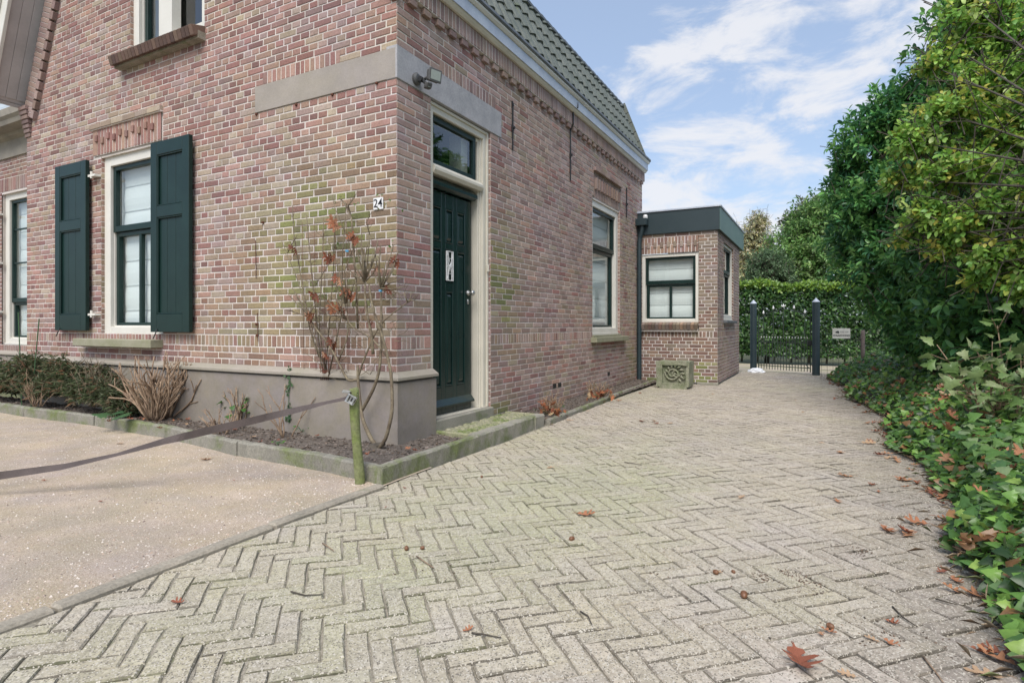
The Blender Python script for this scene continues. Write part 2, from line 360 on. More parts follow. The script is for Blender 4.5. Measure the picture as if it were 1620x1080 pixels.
def c_side(u, v):
    m = .95*blob(u, v, 1.75, 1.5, .38, .6)+.7*blob(u, v, 1.7, .12, .4, .15)+.12*blob(u, v, 2.5, .9, .6, .4)+.5*blob(u, v, 6.6, .4, .5, .4)
    t = .07+.8*blob(u, v, 6.6, 2.0, .7, 1.1)
    c = pick(TAN)*.95 if random.random() < t else (pick(PUR)*1.1 if random.random() < .78 else pick(RED)*1.05)
    k = min(.95, max(0, (m-.03)*random.uniform(.2, 1.8))); return c*(1-k)+pick(MOSS)*k
def c_annex(u, v):
    m = .6*blob(u, v, 1.2, .2, .7, .25); r = random.random()
    if r < m: return pick(MOSS)
    t = .6 if v > .8 and u > .9 else .22
    if r < m+t: return pick(TAN)*.72
    return pick(BRN)
def c_pur(u, v): return pick(PUR)
def c_dark(u, v): return pick(BRN)*.8
def brick(mb, O, U, V, N, u0, u1, v0, v1, d, col, jit=.0018):
    """one brick standing d proud of plane O: chamfered face and four edges"""
    b = .004; j = lambda: random.uniform(-jit, jit); z = d+random.uniform(-.001, .001)
    P = []
    for (a, c) in ((u0,v0),(u1,v0),(u1,v1),(u0,v1)): P.append(O+U*(a+j())+V*(c+j())-N*.004)
    Q = [O+U*(P0[0])+V*P0[1]+N*(z-.002) for P0 in [((p-O).dot(U), (p-O).dot(V)) for p in P]]
    cu, cv = (u0+u1)/2, (v0+v1)/2
    R = []
    for q in Q:
        a, c = (q-O).dot(U), (q-O).dot(V); R.append(O+U*(a+(b if a < cu else -b))+V*(c+(b if c < cv else -b))+N*z)
    fs = [(8,9,10,11)]
    for i in range(4):
        k = (i+1) % 4; fs += [(i, k, 4+k, 4+i), (4+i, 4+k, 8+k, 8+i)]
    if U.cross(V).dot(N) < 0: fs = [f[::-1] for f in fs]
    mb.faces(P+Q+R, fs, tuple(col), 0)
def brickwork(mb, O, U, V, N, rows, span, holes, colf, d=.005, mortar=True, ju=0.0):
    """rows: (v0,v1,kind) kind x/h = cross bond stretchers/headers, r = running, S = soldiers. span(v)->(u0,u1)"""
    O, U, V, N = Vector(O), Vector(U), Vector(V), Vector(N); g = .0068
    for ri, (v0, v1, kind) in enumerate(rows):
        s0, s1 = span((v0+v1)/2); iv = [(s0, s1)]
        for (a, b, c, e) in holes:
            ov = min(v1, e)-max(v0, c)
            if ov > .45*(v1-v0):
                nv = []
                for (p, q) in iv:
                    if b <= p or a >= q: nv.append((p, q)); continue
                    if a > p: nv.append((p, a))
                    if b < q: nv.append((b, q))
                iv = nv
        pat = {'x': [.22], 'h': [.11], 'r': [.22], 'S': [.0615], 'm': [.22,.11]}[kind]
        off = {'x': .055*(1 if (ri//2) % 2 else -1), 'h': 0, 'r': .11*(ri % 2)+.03*math.sin(ri*2.3), 'S': 0, 'm': .08*(ri % 3)}[kind]
        for (p, q) in iv:
            if q-p < .02: continue
            if mortar: mb.faces([O+U*p+V*v0, O+U*q+V*v0, O+U*q+V*v1, O+U*p+V*v1], [(0,1,2,3) if U.cross(V).dot(N) > 0 else (3,2,1,0)], (1,1,1), 1)
            cuts = [p]; tot = sum(pat); base = math.floor((p-off)/tot)*tot+off; u = base; i = 0
            while u < q:
                u += pat[i % len(pat)]; i += 1
                if u > p+.045 and u < q-.045: cuts.append(u+random.uniform(-.004, .004)+ju*random.uniform(-1, 1))
            cuts.append(q)
            for a, b in zip(cuts[:-1], cuts[1:]):
                if b-a < .02: continue
                col = colf((a+b)/2, (v0+v1)/2)
                e0 = g if a > p+1e-6 else .001; e1 = g if b < q-1e-6 else .001
                brick(mb, O, U, V, N, a+e0, b-e1, v0+g*.9, v1-g*.9, d, col)
def mkrows(z0, z1, n, kinds='xh', start=0):
    h = (z1-z0)/n; return [(z0+i*h, z0+(i+1)*h, kinds[(i+start) % len(kinds)]) for i in range(n)]
XV, YV, ZV = Vector((1,0,0)), Vector((0,1,0)), Vector((0,0,1))
# ================================================================ THE HOUSE
house = empty('brick_house', (-3.0, 3.6, 0), 'old red and purple brick house with white joints, grey plinth and tiled mansard roof', 'house')
# --- front gable wall (plane Y=0, looking at -Y)
def gspan(v):
    if v < 3.9: return (-6.15, 0)
    return (-6.15+.07+(v-3.9)*.424, -(v-3.9)*.37)
WIN_F = (-4.38, -3.17, .925, 3.02); WIN_U = (-3.79, -2.47, 4.06, 5.9)
front_rows = mkrows(.66,.845,3,'hx')+[(.845,.955,'S')]+mkrows(.955,3.06,34,'xh')+mkrows(3.06,3.31,4,'xh')+mkrows(3.31,5.55,36,'xh')
mb = MB()
brickwork(mb, (0,0,0), XV, ZV, -YV, front_rows, gspan, [WIN_F, (-4.55,-3.17,3.02,3.40), (-1.70,0,3.06,3.31), (-1.60,-.62,3.31,3.434), WIN_U], c_front)
brickwork(mb, (0,0,0), XV, ZV, -YV, [(3.31,3.434,'S')], lambda v: (-1.60,-.62), [], lambda u, v: pick(RED))
mb.box((-4.56,.003,3.0),(-3.16,.03,3.45), (1,1,1), 1)
# soldier panel with the stepped relief over the window
brickwork(mb, (0,-.012,0), XV, ZV, -YV, [(3.03,3.335,'S')], lambda v: (-4.53,-3.19), [], lambda u, v: pick(RED)*1.05)
for i in range(21):
    u = -4.53+.0615*i+.031
    if i % 2:
        mb.obox((u-.024,-.034,3.155+(.035 if i % 4 == 1 else 0)), XV, YV, ZV, .048, .02, .075, tuple(pick(RED)*.75), 0, .003)
for i in range(6): mb.obox((-4.56+.233*i,-.045,3.338), XV, YV, ZV, .229, .06, .058, tuple(pick(TAN)*.9), 0, .003)
mb.obox((-4.56,-.035,3.33), XV, YV, ZV, 1.4, .05, .010, (1,1,1), 1)
# brick reveals of the window openings
for (a, b, c, e) in (WIN_F, WIN_U):
    for u, s in ((a, 1), (b, -1)):
        brickwork(mb, (u, 0, 0), YV, ZV, XV*s, mkrows(c, e, int((e-c)/.062), 'h'), lambda v: (0.0, .105), [], c_front, d=.004)
# slanted band of corbelled bricks below the verge
sl_u = Vector((.424,0,1)).normalized(); sl_n = Vector((1,0,-.424)).normalized(); s0 = Vector((-6.13,-.055,3.80))
for i in range(28):
    mb.obox(s0+sl_u*(.0625*i), sl_u, sl_n, YV, .052, .20, .06, tuple(pick(PUR)), 0, .003)
    if i % 2 == 0: mb.obox(s0+sl_u*(.0625*i)+sl_n*.20+Vector((0,-.002,0)), sl_u, sl_n, YV, .10, .075, .062, tuple(pick(PUR)*.95), 0, .003)
mb.obox(s0+Vector((0,.008,0)), sl_u, sl_n, YV, 1.75, .19, .05, (1,1,1), 1)
for i in range(7): mb.obox((-6.17-.0*i,-.02-.012*i,3.50+.055*i), XV, YV, ZV, .14+.008*i, .03+.012*i, .05, tuple(pick(PUR)*.85), 0, .003)
for i in range(4): mb.obox((-.05-.02*i,-.03-.02*i,3.70+.06*i), XV, YV, ZV, .08+.02*i, .04+.02*i, .055, tuple(pick(PUR)*.85), 0, .003)
mb.build('wall', ['brick','mortar'], house)
# --- side wall (plane X=0, looking at +X); u = Y
DOOR = (.463, 1.518, .12, 3.06); WIN_S = (4.55, 5.90, .90, 2.99)
side_rows = mkrows(.04,.66,10,'r')+mkrows(.66,.845,3,'r')+[(.845,.955,'S')]+mkrows(.955,3.06,34,'r')+mkrows(3.06,3.33,4,'r')+mkrows(3.33,3.79,7,'r')
mb = MB()
brickwork(mb, (0,0,0), YV, ZV, XV, side_rows, lambda v: (.0,7.27), [DOOR, WIN_S, (0,1.734,3.06,3.33), (.60,1.62,3.33,3.461), (4.62,5.93,2.99,3.45), (0,.50,.0,.66)], c_side, ju=.01)
brickwork(mb, (0,0,0), YV, ZV, XV, [(3.33,3.461,'S')], lambda v: (.60,1.62), [], c_pur)
brickwork(mb, (-.012,0,0), YV, ZV, XV, [(2.99,3.38,'S')], lambda v: (4.62,5.88), [], c_pur)
mb.box((-.034,4.56,2.96),(-.016,5.94,3.47), (1,1,1), 1)
for i in range(20):
    if i % 2: mb.obox((-.012,4.62+.0615*i,3.12), XV, YV, ZV, .045, .05, .17, tuple(pick(PUR)*.9), 0, .003)
for i in range(6): mb.obox((-.01,4.60+.22*i,3.385), XV, YV, ZV, .055, .215, .06, tuple(pick(PUR)), 0, .003)
for (a, b, c, e) in (DOOR, WIN_S):
    for u, s in ((a, 1), (b, -1)):
        brickwork(mb, (0, u, 0), -XV, ZV, YV*s, mkrows(c, e, int((e-c)/.062), 'h'), lambda v: (0.0, .105), [], c_side, d=.004)
# dentils and the tall soldier frieze under the gutter
for i in range(36): mb.obox((.0,.12+.2*i,3.722), XV, YV, ZV, .042, .105, .055, tuple(pick(PUR)*.95), 0, .003)
brickwork(mb, (.045,0,0), YV, ZV, XV, [(3.785,3.975,'S')], lambda v: (-.02,7.29), [], lambda u, v: pick(PUR)*1.05)
mb.poly([(0,-.02,3.785),(0,7.29,3.785),(.045,7.29,3.785),(.045,-.02,3.785)], (1,1,1), 1)
# air bricks low in the wall
for y in (3.10, 3.26, 5.25): mb.obox((.0,y,.235), XV, YV, ZV, .009, .10, .055, (.02,.018,.016), 0)
# far end of the wall
brickwork(mb, (0,7.27,0), -XV, ZV, YV, mkrows(2.9,3.97,17,'xh'), lambda v: (0,1.6), [], c_side)
mb.build('wall', ['brick','mortar'], house)
# solid core behind the brick skins, with the openings left free, and the hidden walls
mb = MB()
mb.box((-6.13,7.0,.0),(-.25,7.25,4.0)); mb.box((-6.14,.12,.02),(-6.0,7.2,4.0)); mb.box((-6.1,.2,4.0),(-.3,7.2,4.05))
mb.build('back_wall', 'mortar', house)
# --- plinth
mb = MB()
def plinth_prof(mb, p0, p1, out, zb, zt):
    """painted plinth face with a bevelled ledge, a shadow groove and a top slope"""
    mb.extr([(0,zb),(.055,zb),(.055,zt-.080),(.048,zt-.073),(.018,zt-.073),(.018,zt-.06),(.0,zt-.06)], p0, p1, ZV, out, 0)
    mb.extr([(0,zt-.058),(.05,zt-.058),(.078,zt-.052),(.078,zt-.03),(.040,zt-.004),(.012,zt+.012),(0,zt+.012)], p0, p1, ZV, out, 1)
plinth_prof(mb, (-6.2,0,0), (.0,0,0), -YV, .02, .655)
mb.extr([(0,.02),(.055,.02),(.055,.575),(.048,.582),(0,.582)], (0,-.055,0), (0,.475,0), ZV, XV, 0); mb.extr([(0,.58),(.018,.58),(.018,.597),(0,.597)], (0,-.018,0), (0,.475,0), ZV, XV, 0)
mb.extr([(0,.597),(.05,.597),(.078,.603),(.078,.625),(.040,.651),(.012,.667),(0,.667)], (0,-.0,0), (0,.478,0), ZV, XV, 1)
mb.faces([(0,0,.597),(.05,0,.597),(.078,0,.603),(.078,0,.625),(.040,0,.651),(0,0,.667),(0,-.05,.597),(.05,-.05,.597),(.078,-.078,.603),(.078,-.078,.625),(.040,-.040,.651),(0,-.078,.603),(0,-.078,.625),(0,-.040,.651)],
  [(1,7,8,2),(2,8,9,3),(3,9,10,4),(4,10,5),(7,6,11,8),(8,11,12,9),(9,12,13,10),(10,13,5),(0,6,7,1)], (1,1,1), 1)
mb.box((-.1,.42,.05),(.0,.463,.655), mi=0)
mb.build('plinth', ['plinth_paint','plinth_trim'], house)
# --- lintels
mb = MB(); mb.box((-1.70,-.013,3.062),(.0,.10,3.312), bev=.004); mb.build('lintel', 'stone_paint', house)
mb = MB(); mb.box((-.10,-.0125,3.06),(.013,1.734,3.332), bev=.004); mb.build('lintel', 'stone_blue', house)
# --- windows
def frame_rect(mb, O, U, V, N, u0, u1, v0, v1, w, n0, n1, mi=0, wb=None, bev=.004):
    """rectangular frame of bars w wide between depths n0..n1"""
    O, U, V, N = Vector(O), Vector(U), Vector(V), Vector(N); wb = wb or w; D = n1-n0
    def b(a, c, e, f): mb.obox(O+U*a+V*e+N*n0, U, V, N, c-a, f-e, D, mi=mi, bev=bev)
    b(u0, u0+w, v0, v1); b(u1-w, u1, v0, v1); b(u0+w+.001, u1-w-.001, v1-w, v1); b(u0+w+.001, u1-w-.001, v0, v0+wb)
def quad(mb, O, U, V, N, u0, u1, v0, v1, n, mi=0):
    O, U, V, N = Vector(O), Vector(U), Vector(V), Vector(N); P = [O+U*a+V*b+N*n for a, b in ((u0,v0),(u1,v0),(u1,v1),(u0,v1))]
    mb.poly(P if U.cross(V).dot(N) > 0 else P[::-1], mi=mi)
def sash_window(owner, O, U, N, u0, u1, v0, v1, split, fw=.11, mull=True, curtain=True, n_out=-.035, sashm='green_paint', framem='white_paint', panem='pane', foldstep=.29, sashw=.05, bars_top=None, lab=None, top_white=False):
    """painted frame; upper light forward, lower casement pair behind it; folded blind behind the glass"""
    V = ZV; mb = MB()
    frame_rect(mb, O, U, V, N, u0, u1, v0, v1, fw, n_out-.10, n_out, wb=.075)
    frame_rect(mb, O, U, V, N, u0+fw-.03, u1-fw+.03, v0+.06, v1-fw+.03, .035, n_out-.12, n_out-.045, wb=.03)
    mb.obox(Vector(O)+Vector(U)*(u0-.0)+V*(v0-.03)+Vector(N)*(n_out-.11), U, V, N, u1-u0, .031, .125, bev=.004)
    # boxed lining inside
    for a, s in ((u0+fw, .02), (u1-fw-.02, .02)): mb.obox(Vector(O)+Vector(U)*a+V*(v0+.03)+Vector(N)*(n_out-.32), U, V, N, s, v1-v0-.08, .2)
    mb.obox(Vector(O)+Vector(U)*(u0+fw)+V*(v0+.0)+Vector(N)*(n_out-.32), U, V, N, u1-u0-2*fw, .05, .2)
    win = mb.build('window', framem, owner)
    a, b, c, d = u0+fw+.004, u1-fw-.004, v0+.075, v1-fw
    mb = MB(); frame_rect(mb, O, U, V, N, a, b, split, d, sashw, n_out-.085, n_out-.03, wb=.07)
    if bars_top:
        for q in bars_top: mb.obox(Vector(O)+Vector(U)*a+V*q+Vector(N)*(n_out-.075), U, V, N, b-a, .022, .03)
    mb.build('sash', sashm if not top_white else framem, win)
    mb = MB(); frame_rect(mb, O, U, V, N, a+.012, b-.012, c, split-.002, sashw, n_out-.115, n_out-.06)
    if mull:
        m_ = (a+b)/2; mb.obox(Vector(O)+Vector(U)*(m_-.022)+V*(c+sashw)+Vector(N)*(n_out-.11), U, V, N, .044, split-c-sashw-.05, .045, bev=.003)
    mb.build('sash', sashm, win)
    mb = MB(); quad(mb, O, U, V, N, a+sashw-.01, b-sashw+.01, split+.06, d-sashw+.01, n_out-.065); mb.build('pane', panem, win)
    mb = MB(); quad(mb, O, U, V, N, a+sashw-.01, b-sashw+.01, c+sashw-.01, split-.04, n_out-.095); mb.build('pane', panem, win)
    if curtain:
        mb = MB(); bz = n_out-.15; z = v1-.05; k = 0
        while z > v0+.09:
            z2 = max(z-foldstep, v0+.09)
            # each fold of the blind bulges a little
            P = []
            for j in range(5):
                t = j/4; P.append((z+(z2-z)*t, bz+.012*math.sin(PI*t)))
            for j in range(4):
                mb.poly([Vector(O)+Vector(U)*(u0+fw+.03)+V*P[j+1][0]+Vector(N)*P[j+1][1], Vector(O)+Vector(U)*(u1-fw-.03)+V*P[j+1][0]+Vector(N)*P[j+1][1],
                         Vector(O)+Vector(U)*(u1-fw-.03)+V*P[j][0]+Vector(N)*P[j][1], Vector(O)+Vector(U)*(u0+fw+.03)+V*P[j][0]+Vector(N)*P[j][1]])
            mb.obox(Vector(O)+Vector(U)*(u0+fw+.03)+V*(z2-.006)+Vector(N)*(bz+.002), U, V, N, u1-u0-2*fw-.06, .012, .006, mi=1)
            z = z2-.001; k += 1
        mb.build('blind', ['curtain','curtain_fold'], win)
    # dark room behind
    mb = MB(); mb.obox(Vector(O)+Vector(U)*(u0+.02)+V*(v0+.01)+Vector(N)*(n_out-1.0), U, V, N, u1-u0-.04, v1-v0-.02, .01)
    for (p, q) in ((u0+.01, .01), (u1-.02, .01)): mb.obox(Vector(O)+Vector(U)*p+V*(v0+.01)+Vector(N)*(n_out-1.0), U, V, N, q, v1-v0-.02, .68)
    mb.obox(Vector(O)+Vector(U)*(u0+.02)+V*(v1-.03)+Vector(N)*(n_out-1.0), U, V, N, u1-u0-.04, .01, .88)
    mb.obox(Vector(O)+Vector(U)*(u0+.02)+V*(v0+.012)+Vector(N)*(n_out-1.0), U, V, N, u1-u0-.04, .01, .68)
    mb.build('room_lining', 'dark_room', win)
    return win
wf = sash_window(house, (0,0,0), XV, -YV, *WIN_F[:2], .955, 3.015, 2.13, fw=.12)
mb = MB(); mb.box((-4.72,-.14,.806),(-3.17,.06,.893), bev=.006); mb.build('sill', 'sill_stone', wf)
wu = sash_window(house, (0,0,0), XV, -YV, *WIN_U[:2], 4.09, 5.85, 5.2, fw=.10, curtain=False, panem='pane_dark', sashw=.05)
mb = MB()
mb.box((-3.25,-.0,4.1),(-3.02,.10,5.7)); mb.build('mullion', 'white_paint', wu)
mb = MB()
for i in range(24):
    u = -3.95+i*.0625; c = tuple(pick(BRN)*.62); p0 = Vector((u+.004,-.13,3.935)); mb.obox(p0, XV, Vector((0,.96,.28)).normalized(), Vector((0,-.28,.96)).normalized(), .055, .20, .10, c, 0, .004)
mb.box((-3.95,-.085,3.925),(-2.45,.02,4.0), (1,1,1), mi=2)
mb.build('sill', ['brick','mortar','joint'], wu)
ws = sash_window(house, (0,0,0), YV, XV, *WIN_S[:2], .925, 2.985, 2.24, fw=.12, mull=False, n_out=-.035)
mb = MB(); mb.box((-.04,4.475,.785),(.10,6.10,.865), bev=.006); mb.box((-.04,4.55,.866),(.03,5.9,.895), bev=.004); mb.build('sill', 'sill_stone', ws)
# --- shutters
def shutter(x0, x1, z0, z1, label):
    mb = MB(); y0, y1 = -.085, -.04; w = .11; zs = [z0, z0+.16, z0+.16, z1-.75, z1-.60, z1-.13, z1]
    mb.obox((x0,y0,z0), XV, YV, ZV, w, y1-y0, z1-z0, bev=.004); mb.obox((x1-w,y0,z0), XV, YV, ZV, w, y1-y0, z1-z0, bev=.004)
    for a, b in ((z0, z0+.19), (z1-.80, z1-.68), (z1-.14, z1)): mb.obox((x0+w+.001,y0+.001,a), XV, YV, ZV, x1-x0-2*w-.002, y1-y0-.002, b-a, bev=.004)
    for a, b in ((z0+.19, z1-.80), (z1-.68, z1-.14)):      # recessed boards with a bead round them
        n = 3; wd = (x1-x0-2*w)/n
        for i in range(n): mb.obox((x0+w+wd*i+.002, y0+.026, a), XV, YV, ZV, wd-.004, .012, b-a, bev=.003)
        frame_rect(mb, (0,0,0), XV, ZV, -YV, x0+w+.001, x1-w-.001, a+.001, b-.001, .014, -y0-.02, -y0-.006)
    o = mb.build('shutter', 'green_paint', house); o['label'] = label
    mb = MB(); mb.tube([(x0+.12,-.086,z0+.03),(x0+.13,-.11,z0-.02),(x0+.10,-.115,z0-.07)], .006); mb.build('catch', 'iron', o)
shutter(-5.25, -4.55, .985, 2.985, 'open green shutter left of the front window')
shutter(-3.26, -2.60, .975, 2.985, 'open green shutter right of the front window')
for z in (2.78, 1.16):
    mb = MB(); mb.box((-4.53,-.07,z),(-4.38,-.005,z+.025)); mb.tube([(-4.47,-.06,z-.02),(-4.47,-.06,z+.06)], .014, 8); mb.build('hinge', 'white_paint', wf)
# --- the front door in the side wall
door = MB(); U, V, N = YV, ZV, XV; O = (0,0,0); dn = -.12
door.obox((dn-.045,.52,.205), XV, YV, ZV, .030, .805, 2.10)
def dbar(a, b, c, d, mb=door, n1=dn, th=.022): mb.obox((n1-th,a,c), XV, YV, ZV, th, b-a, d-c, bev=.003)
ys = [.52,.655,.805,.865,1.005,1.065,1.205,1.325]
for a, b in ((ys[0]-0.0,.625),(.805,.868),(1.000,1.062),(1.215,1.325)): dbar(a, b, .205, 2.305)
for a, b in ((.626,.804),(.869,.999),(1.063,1.214)):
    for c, d in ((.205,.46),(2.165,2.305)): dbar(a, b, c, d)
    dbar(a, b, 1.775, 1.835)
dbar(.869,.999,1.375,1.46)
def rpanel(a, b, c, d):      # raised and fielded panel
    door.obox((dn-.020,a+.018,c+.018), XV, YV, ZV, .006, b-a-.036, d-c-.036)
    P = [Vector((dn-.014, y, z)) for y, z in ((a+.022,c+.022),(b-.022,c+.022),(b-.022,d-.022),(a+.022,d-.022))]
    Q = [Vector((dn+.002, y, z)) for y, z in ((a+.042,c+.050),(b-.042,c+.050),(b-.042,d-.050),(a+.042,d-.050))]
    door.faces(P+Q, [(4,5,6,7)]+[(i,(i+1)%4,4+(i+1)%4,4+i) for i in range(4)])
    frame_rect(door, (0,0,0), YV, ZV, XV, a+.001, b-.001, c+.001, d-.001, .014, dn-.02, dn+.004)
for a, b in ((.626,.804),(.869,.999),(1.063,1.214)): rpanel(a, b, 1.836, 2.164)
rpanel(.626,.804,.461,1.774); rpanel(1.063,1.214,.461,1.774); rpanel(.869,.999,.461,1.374)
# weather boards at the head and the foot
door.extr([(dn,2.315),(dn+.035,2.315),(dn+.075,2.335),(dn+.075,2.365),(dn+.02,2.42),(dn,2.42)], (0,.52,0), (0,1.335,0), ZV, XV)
door.extr([(dn,.28),(dn+.045,.275),(dn+.045,.29),(dn+.0,.345)], (0,.52,0), (0,1.325,0), ZV, XV)
D_ = door.build('door', 'door_paint', house)
mb = MB(); mb.lathe((dn,1.262,1.375), [(.0,.001),(.026,.001),(.026,.012),(.012,.014),(.012,.045),(.024,.05),(.028,.065),(.020,.078),(.0,.08)], 14, axis=(1,0,0))
mb.box((dn,1.25,1.26),(dn+.010,1.275,1.31), bev=.003); mb.tube([(dn+.055,1.262,1.375),(dn+.06,1.30,1.372)], [.012,.009], 8); mb.build('handle', 'steel', D_, smooth=True)
mb = MB()      # letter grille: frame, uprights and crossed scrolls
frame_rect(mb, (0,0,0), YV, ZV, XV, .878, .990, 1.475, 1.762, .008, dn-.004, dn+.014)
for y in (.907, .961): mb.tube([(dn+.008,y,1.48),(dn+.008,y,1.757)], .0035, 6)
mb.tube([(dn+.010,.882,1.757),(dn+.012,.934,1.64),(dn+.010,.882,1.48)], .0035, 6); mb.tube([(dn+.010,.986,1.757),(dn+.012,.934,1.60),(dn+.010,.986,1.48)], .0035, 6)
for z in (1.545,1.62,1.69): mb.tube([(dn+.009,.88,z),(dn+.009,.988,z)], .003, 6)
mb.lathe((dn+.008,.934,1.618), [(.018,0),(.018,.008),(0,.010)], 10, axis=(1,0,0)); mb.build('grille', 'plastic_white', D_)
mb = MB(); mb.box((dn-.030,.872,1.463),(dn-.024,.996,1.772)); mb.build('grille_glass', 'number_black', D_)
mb = MB()      # cream door frame with its transom bar
frame_rect(mb, (0,0,0), YV, ZV, XV, .468, 1.512, .20, 3.055, .085, -.13, -.035, wb=.001)
frame_rect(mb, (0,0,0), YV, ZV, XV, .470, 1.510, .202, 3.053, .028, -.035, -.018, wb=.001)
frame_rect(mb, (0,0,0), YV, ZV, XV, .545, 1.435, .201, 2.980, .05, -.16, -.075, wb=.001)
frame_rect(mb, (0,0,0), YV, ZV, XV, .520, 1.440, .2015, 3.0, .03, -.10, -.060, wb=.001)
mb.extr([(-.14,2.425),(-.035,2.425),(-.012,2.455),(-.012,2.480),(-.045,2.515),(-.14,2.515)], (0,.552,0), (0,1.405,0), ZV, XV)
fr = mb.build('door_frame', 'cream_paint', house)
mb = MB(); frame_rect(mb, (0,0,0), YV, ZV, XV, .553, 1.340, 2.516, 2.965, .050, -.115, -.070); tw = mb.build('transom_window', 'green_paint', house)
mb = MB(); quad(mb, O, U, V, N, .60, 1.295, 2.56, 2.92, -.095); mb.build('pane', 'pane_dark', tw)
mb = MB(); mb.box((-.9,.50,2.40),(-.89,1.5,3.0)); mb.box((-.9,.5,2.99),(-.14,1.5,3.0)); mb.box((-.9,.48,2.4),(-.14,.49,3.0)); mb.box((-.9,1.5,2.4),(-.14,1.51,3.0)); mb.box((-.9,.5,2.39),(-.17,1.5,2.4)); mb.build('room_lining', 'dark_room', tw)
mb = MB(); mb.box((-.30,1.20,2.50),(-.16,1.32,2.97)); mb.build('jamb_lining', 'reveal_white', tw)
mb = MB(); mb.box((-.16,.465,.09),(.045,1.515,.20), bev=.008); mb.build('threshold', 'concrete', house)
mb = MB(); mb.box((-.012,1.455,1.60),(.012,1.475,1.67), bev=.003); mb.build('doorbell', 'cream_paint', house)
# --- gutter
mb = MB(); y0, y1 = -.08, 7.27
mb.extr([(.05,3.945),(.075,3.945),(.095,3.965),(.105,3.985),(.05,3.985)], (0,y0,0), (0,y1,0), ZV, XV, 0)
mb.extr([(-.1,3.985),(.118,3.985),(.118,4.105),(-.1,4.105)], (0,y0,0), (0,y1,0), ZV, XV, 1)
mb.extr([(-.08,4.106),(.130,4.106),(.150,4.130),(.150,4.150),(-.08,4.150)], (0,y0,0), (0,y1+.02,0), ZV, XV, 2)
mb.extr([(-.06,4.151),(.160,4.151),(.170,4.165),(.165,4.195),(.150,4.195),(.148,4.170),(-.06,4.170)], (0,y0,0), (0,y1+.03,0), ZV, XV, 3)
mb.build('gutter', ['cream_paint','zinc','white_paint','zinc_dark'], house)
# --- pantiled lower slope of the mansard and the flat top behind it
def pantiles(mb, y0, y1, foot, top, wd=.205, ln=.30, N_=YV):
    """foot/top: (x,z) of the slope; tiles overlap downwards, each an S in section"""
    f, t = Vector((foot[0],0,foot[1])), Vector((top[0],0,top[1])); dv = (t-f); L_ = dv.length; dv.normalize(); nn = Vector((dv.z,0,-dv.x))
    if nn.x < 0 and foot[0] > top[0]: nn = -nn
    rows = int(L_/ln)+1; cols = int((y1-y0)/wd); S = 8
    for r in range(rows):
        a = f+dv*(r*ln-.02); b = f+dv*min((r+1)*ln+.03, L_+.05)
        for c in range(cols):
            yb = y0+c*wd; base = len(mb.v); jz = random.uniform(-.003, .003); g = random.uniform(.85, 1.15)
            for k, (p, lift) in enumerate(((a,.036),(b,.008))):
                for s in range(S+1):
                    q = s/S; h = (.030*math.sin(q*PI/.62) if q < .62 else -.014*math.sin((q-.62)*PI/.38))
                    pt = p+nn*(h+lift+jz)+Vector((0,yb+q*(wd+.012),0)); mb.v.append(tuple(pt))
            for s in range(S+1): mb.v.append(tuple(Vector(mb.v[base+s])-nn*.030))
            for s in range(S):
                mb.f.append((base+s, base+s+1, base+S+1+s+1, base+S+1+s)); mb.c.append((g,g,g)); mb.m.append(0)
                mb.f.append((base+s, base+2*(S+1)+s, base+2*(S+1)+s+1, base+s+1)); mb.c.append((g,g,g)); mb.m.append(0)
mb = MB(); pantiles(mb, -.1, 7.32, (.03,4.13), (-.42,5.30))
mb.poly([(-.02,-.08,4.12),(-.02,7.3,4.12),(-.46,7.3,5.28),(-.46,-.08,5.28)], mi=1)
for i in range(36): mb.tube([(-.43,-.1+.206*i,5.34),(-.43,-.1+.206*(i+1)+.01,5.335)], [.055,.050], 8, mi=0)
mb.extr([(-.50,5.22),(-.36,5.30),(-.36,5.33),(-3.0,6.1),(-5.7,5.33),(-5.7,5.22)], (0,.0,0), (0,7.3,0), ZV, XV, 1)
for k in range(6):    # verge tiles at the far end
    p = Vector((.03,0,4.13)).lerp(Vector((-.42,0,5.30)), k/6+.02); q = Vector((.03,0,4.13)).lerp(Vector((-.42,0,5.30)), (k+1)/6+.03)
    mb.obox(p+Vector((-.03,7.31,-.0)), YV, (q-p).normalized(), Vector((.93,0,.36)), .03, (q-p).length, .12-.02*(k%1), mi=0)
mb.build('roof', ['tile','zinc_dark'], house)
# --- verge of the gable: sloping soffit, bargeboard and its foot
mb = MB(); A = Vector((-6.16,-.34,3.96)); dvec = Vector((.424,0,1)).normalized(); out = Vector((-1,0,.424)).normalized()
for i in range(3): mb.obox(A+Vector((0,.003+.112*i,0)), dvec, YV, out, 2.2, .109, .03, bev=.003)
mb.obox(A+out*.031, dvec, YV, out, 2.2, .33, .12)
for q in range(2): mb.obox(A-dvec*(.05*q+.045)-Vector((0,.02*q,0))-out*(-.01+.0*q), dvec, YV, out, .045, .345, .14-.03*q, bev=.004)
mb.build('soffit', 'soffit_paint', house)
mb = MB(); mb.obox(A+Vector((0,-.045,0))-dvec*.1-out*.035, dvec, YV, out, 2.3, .04, .22, bev=.004); mb.obox(A+Vector((0,-.07,0))-dvec*.1+out*.12, dvec, YV, out, 2.3, .022, .07, bev=.003); mb.build('bargeboard', 'white_paint', house)
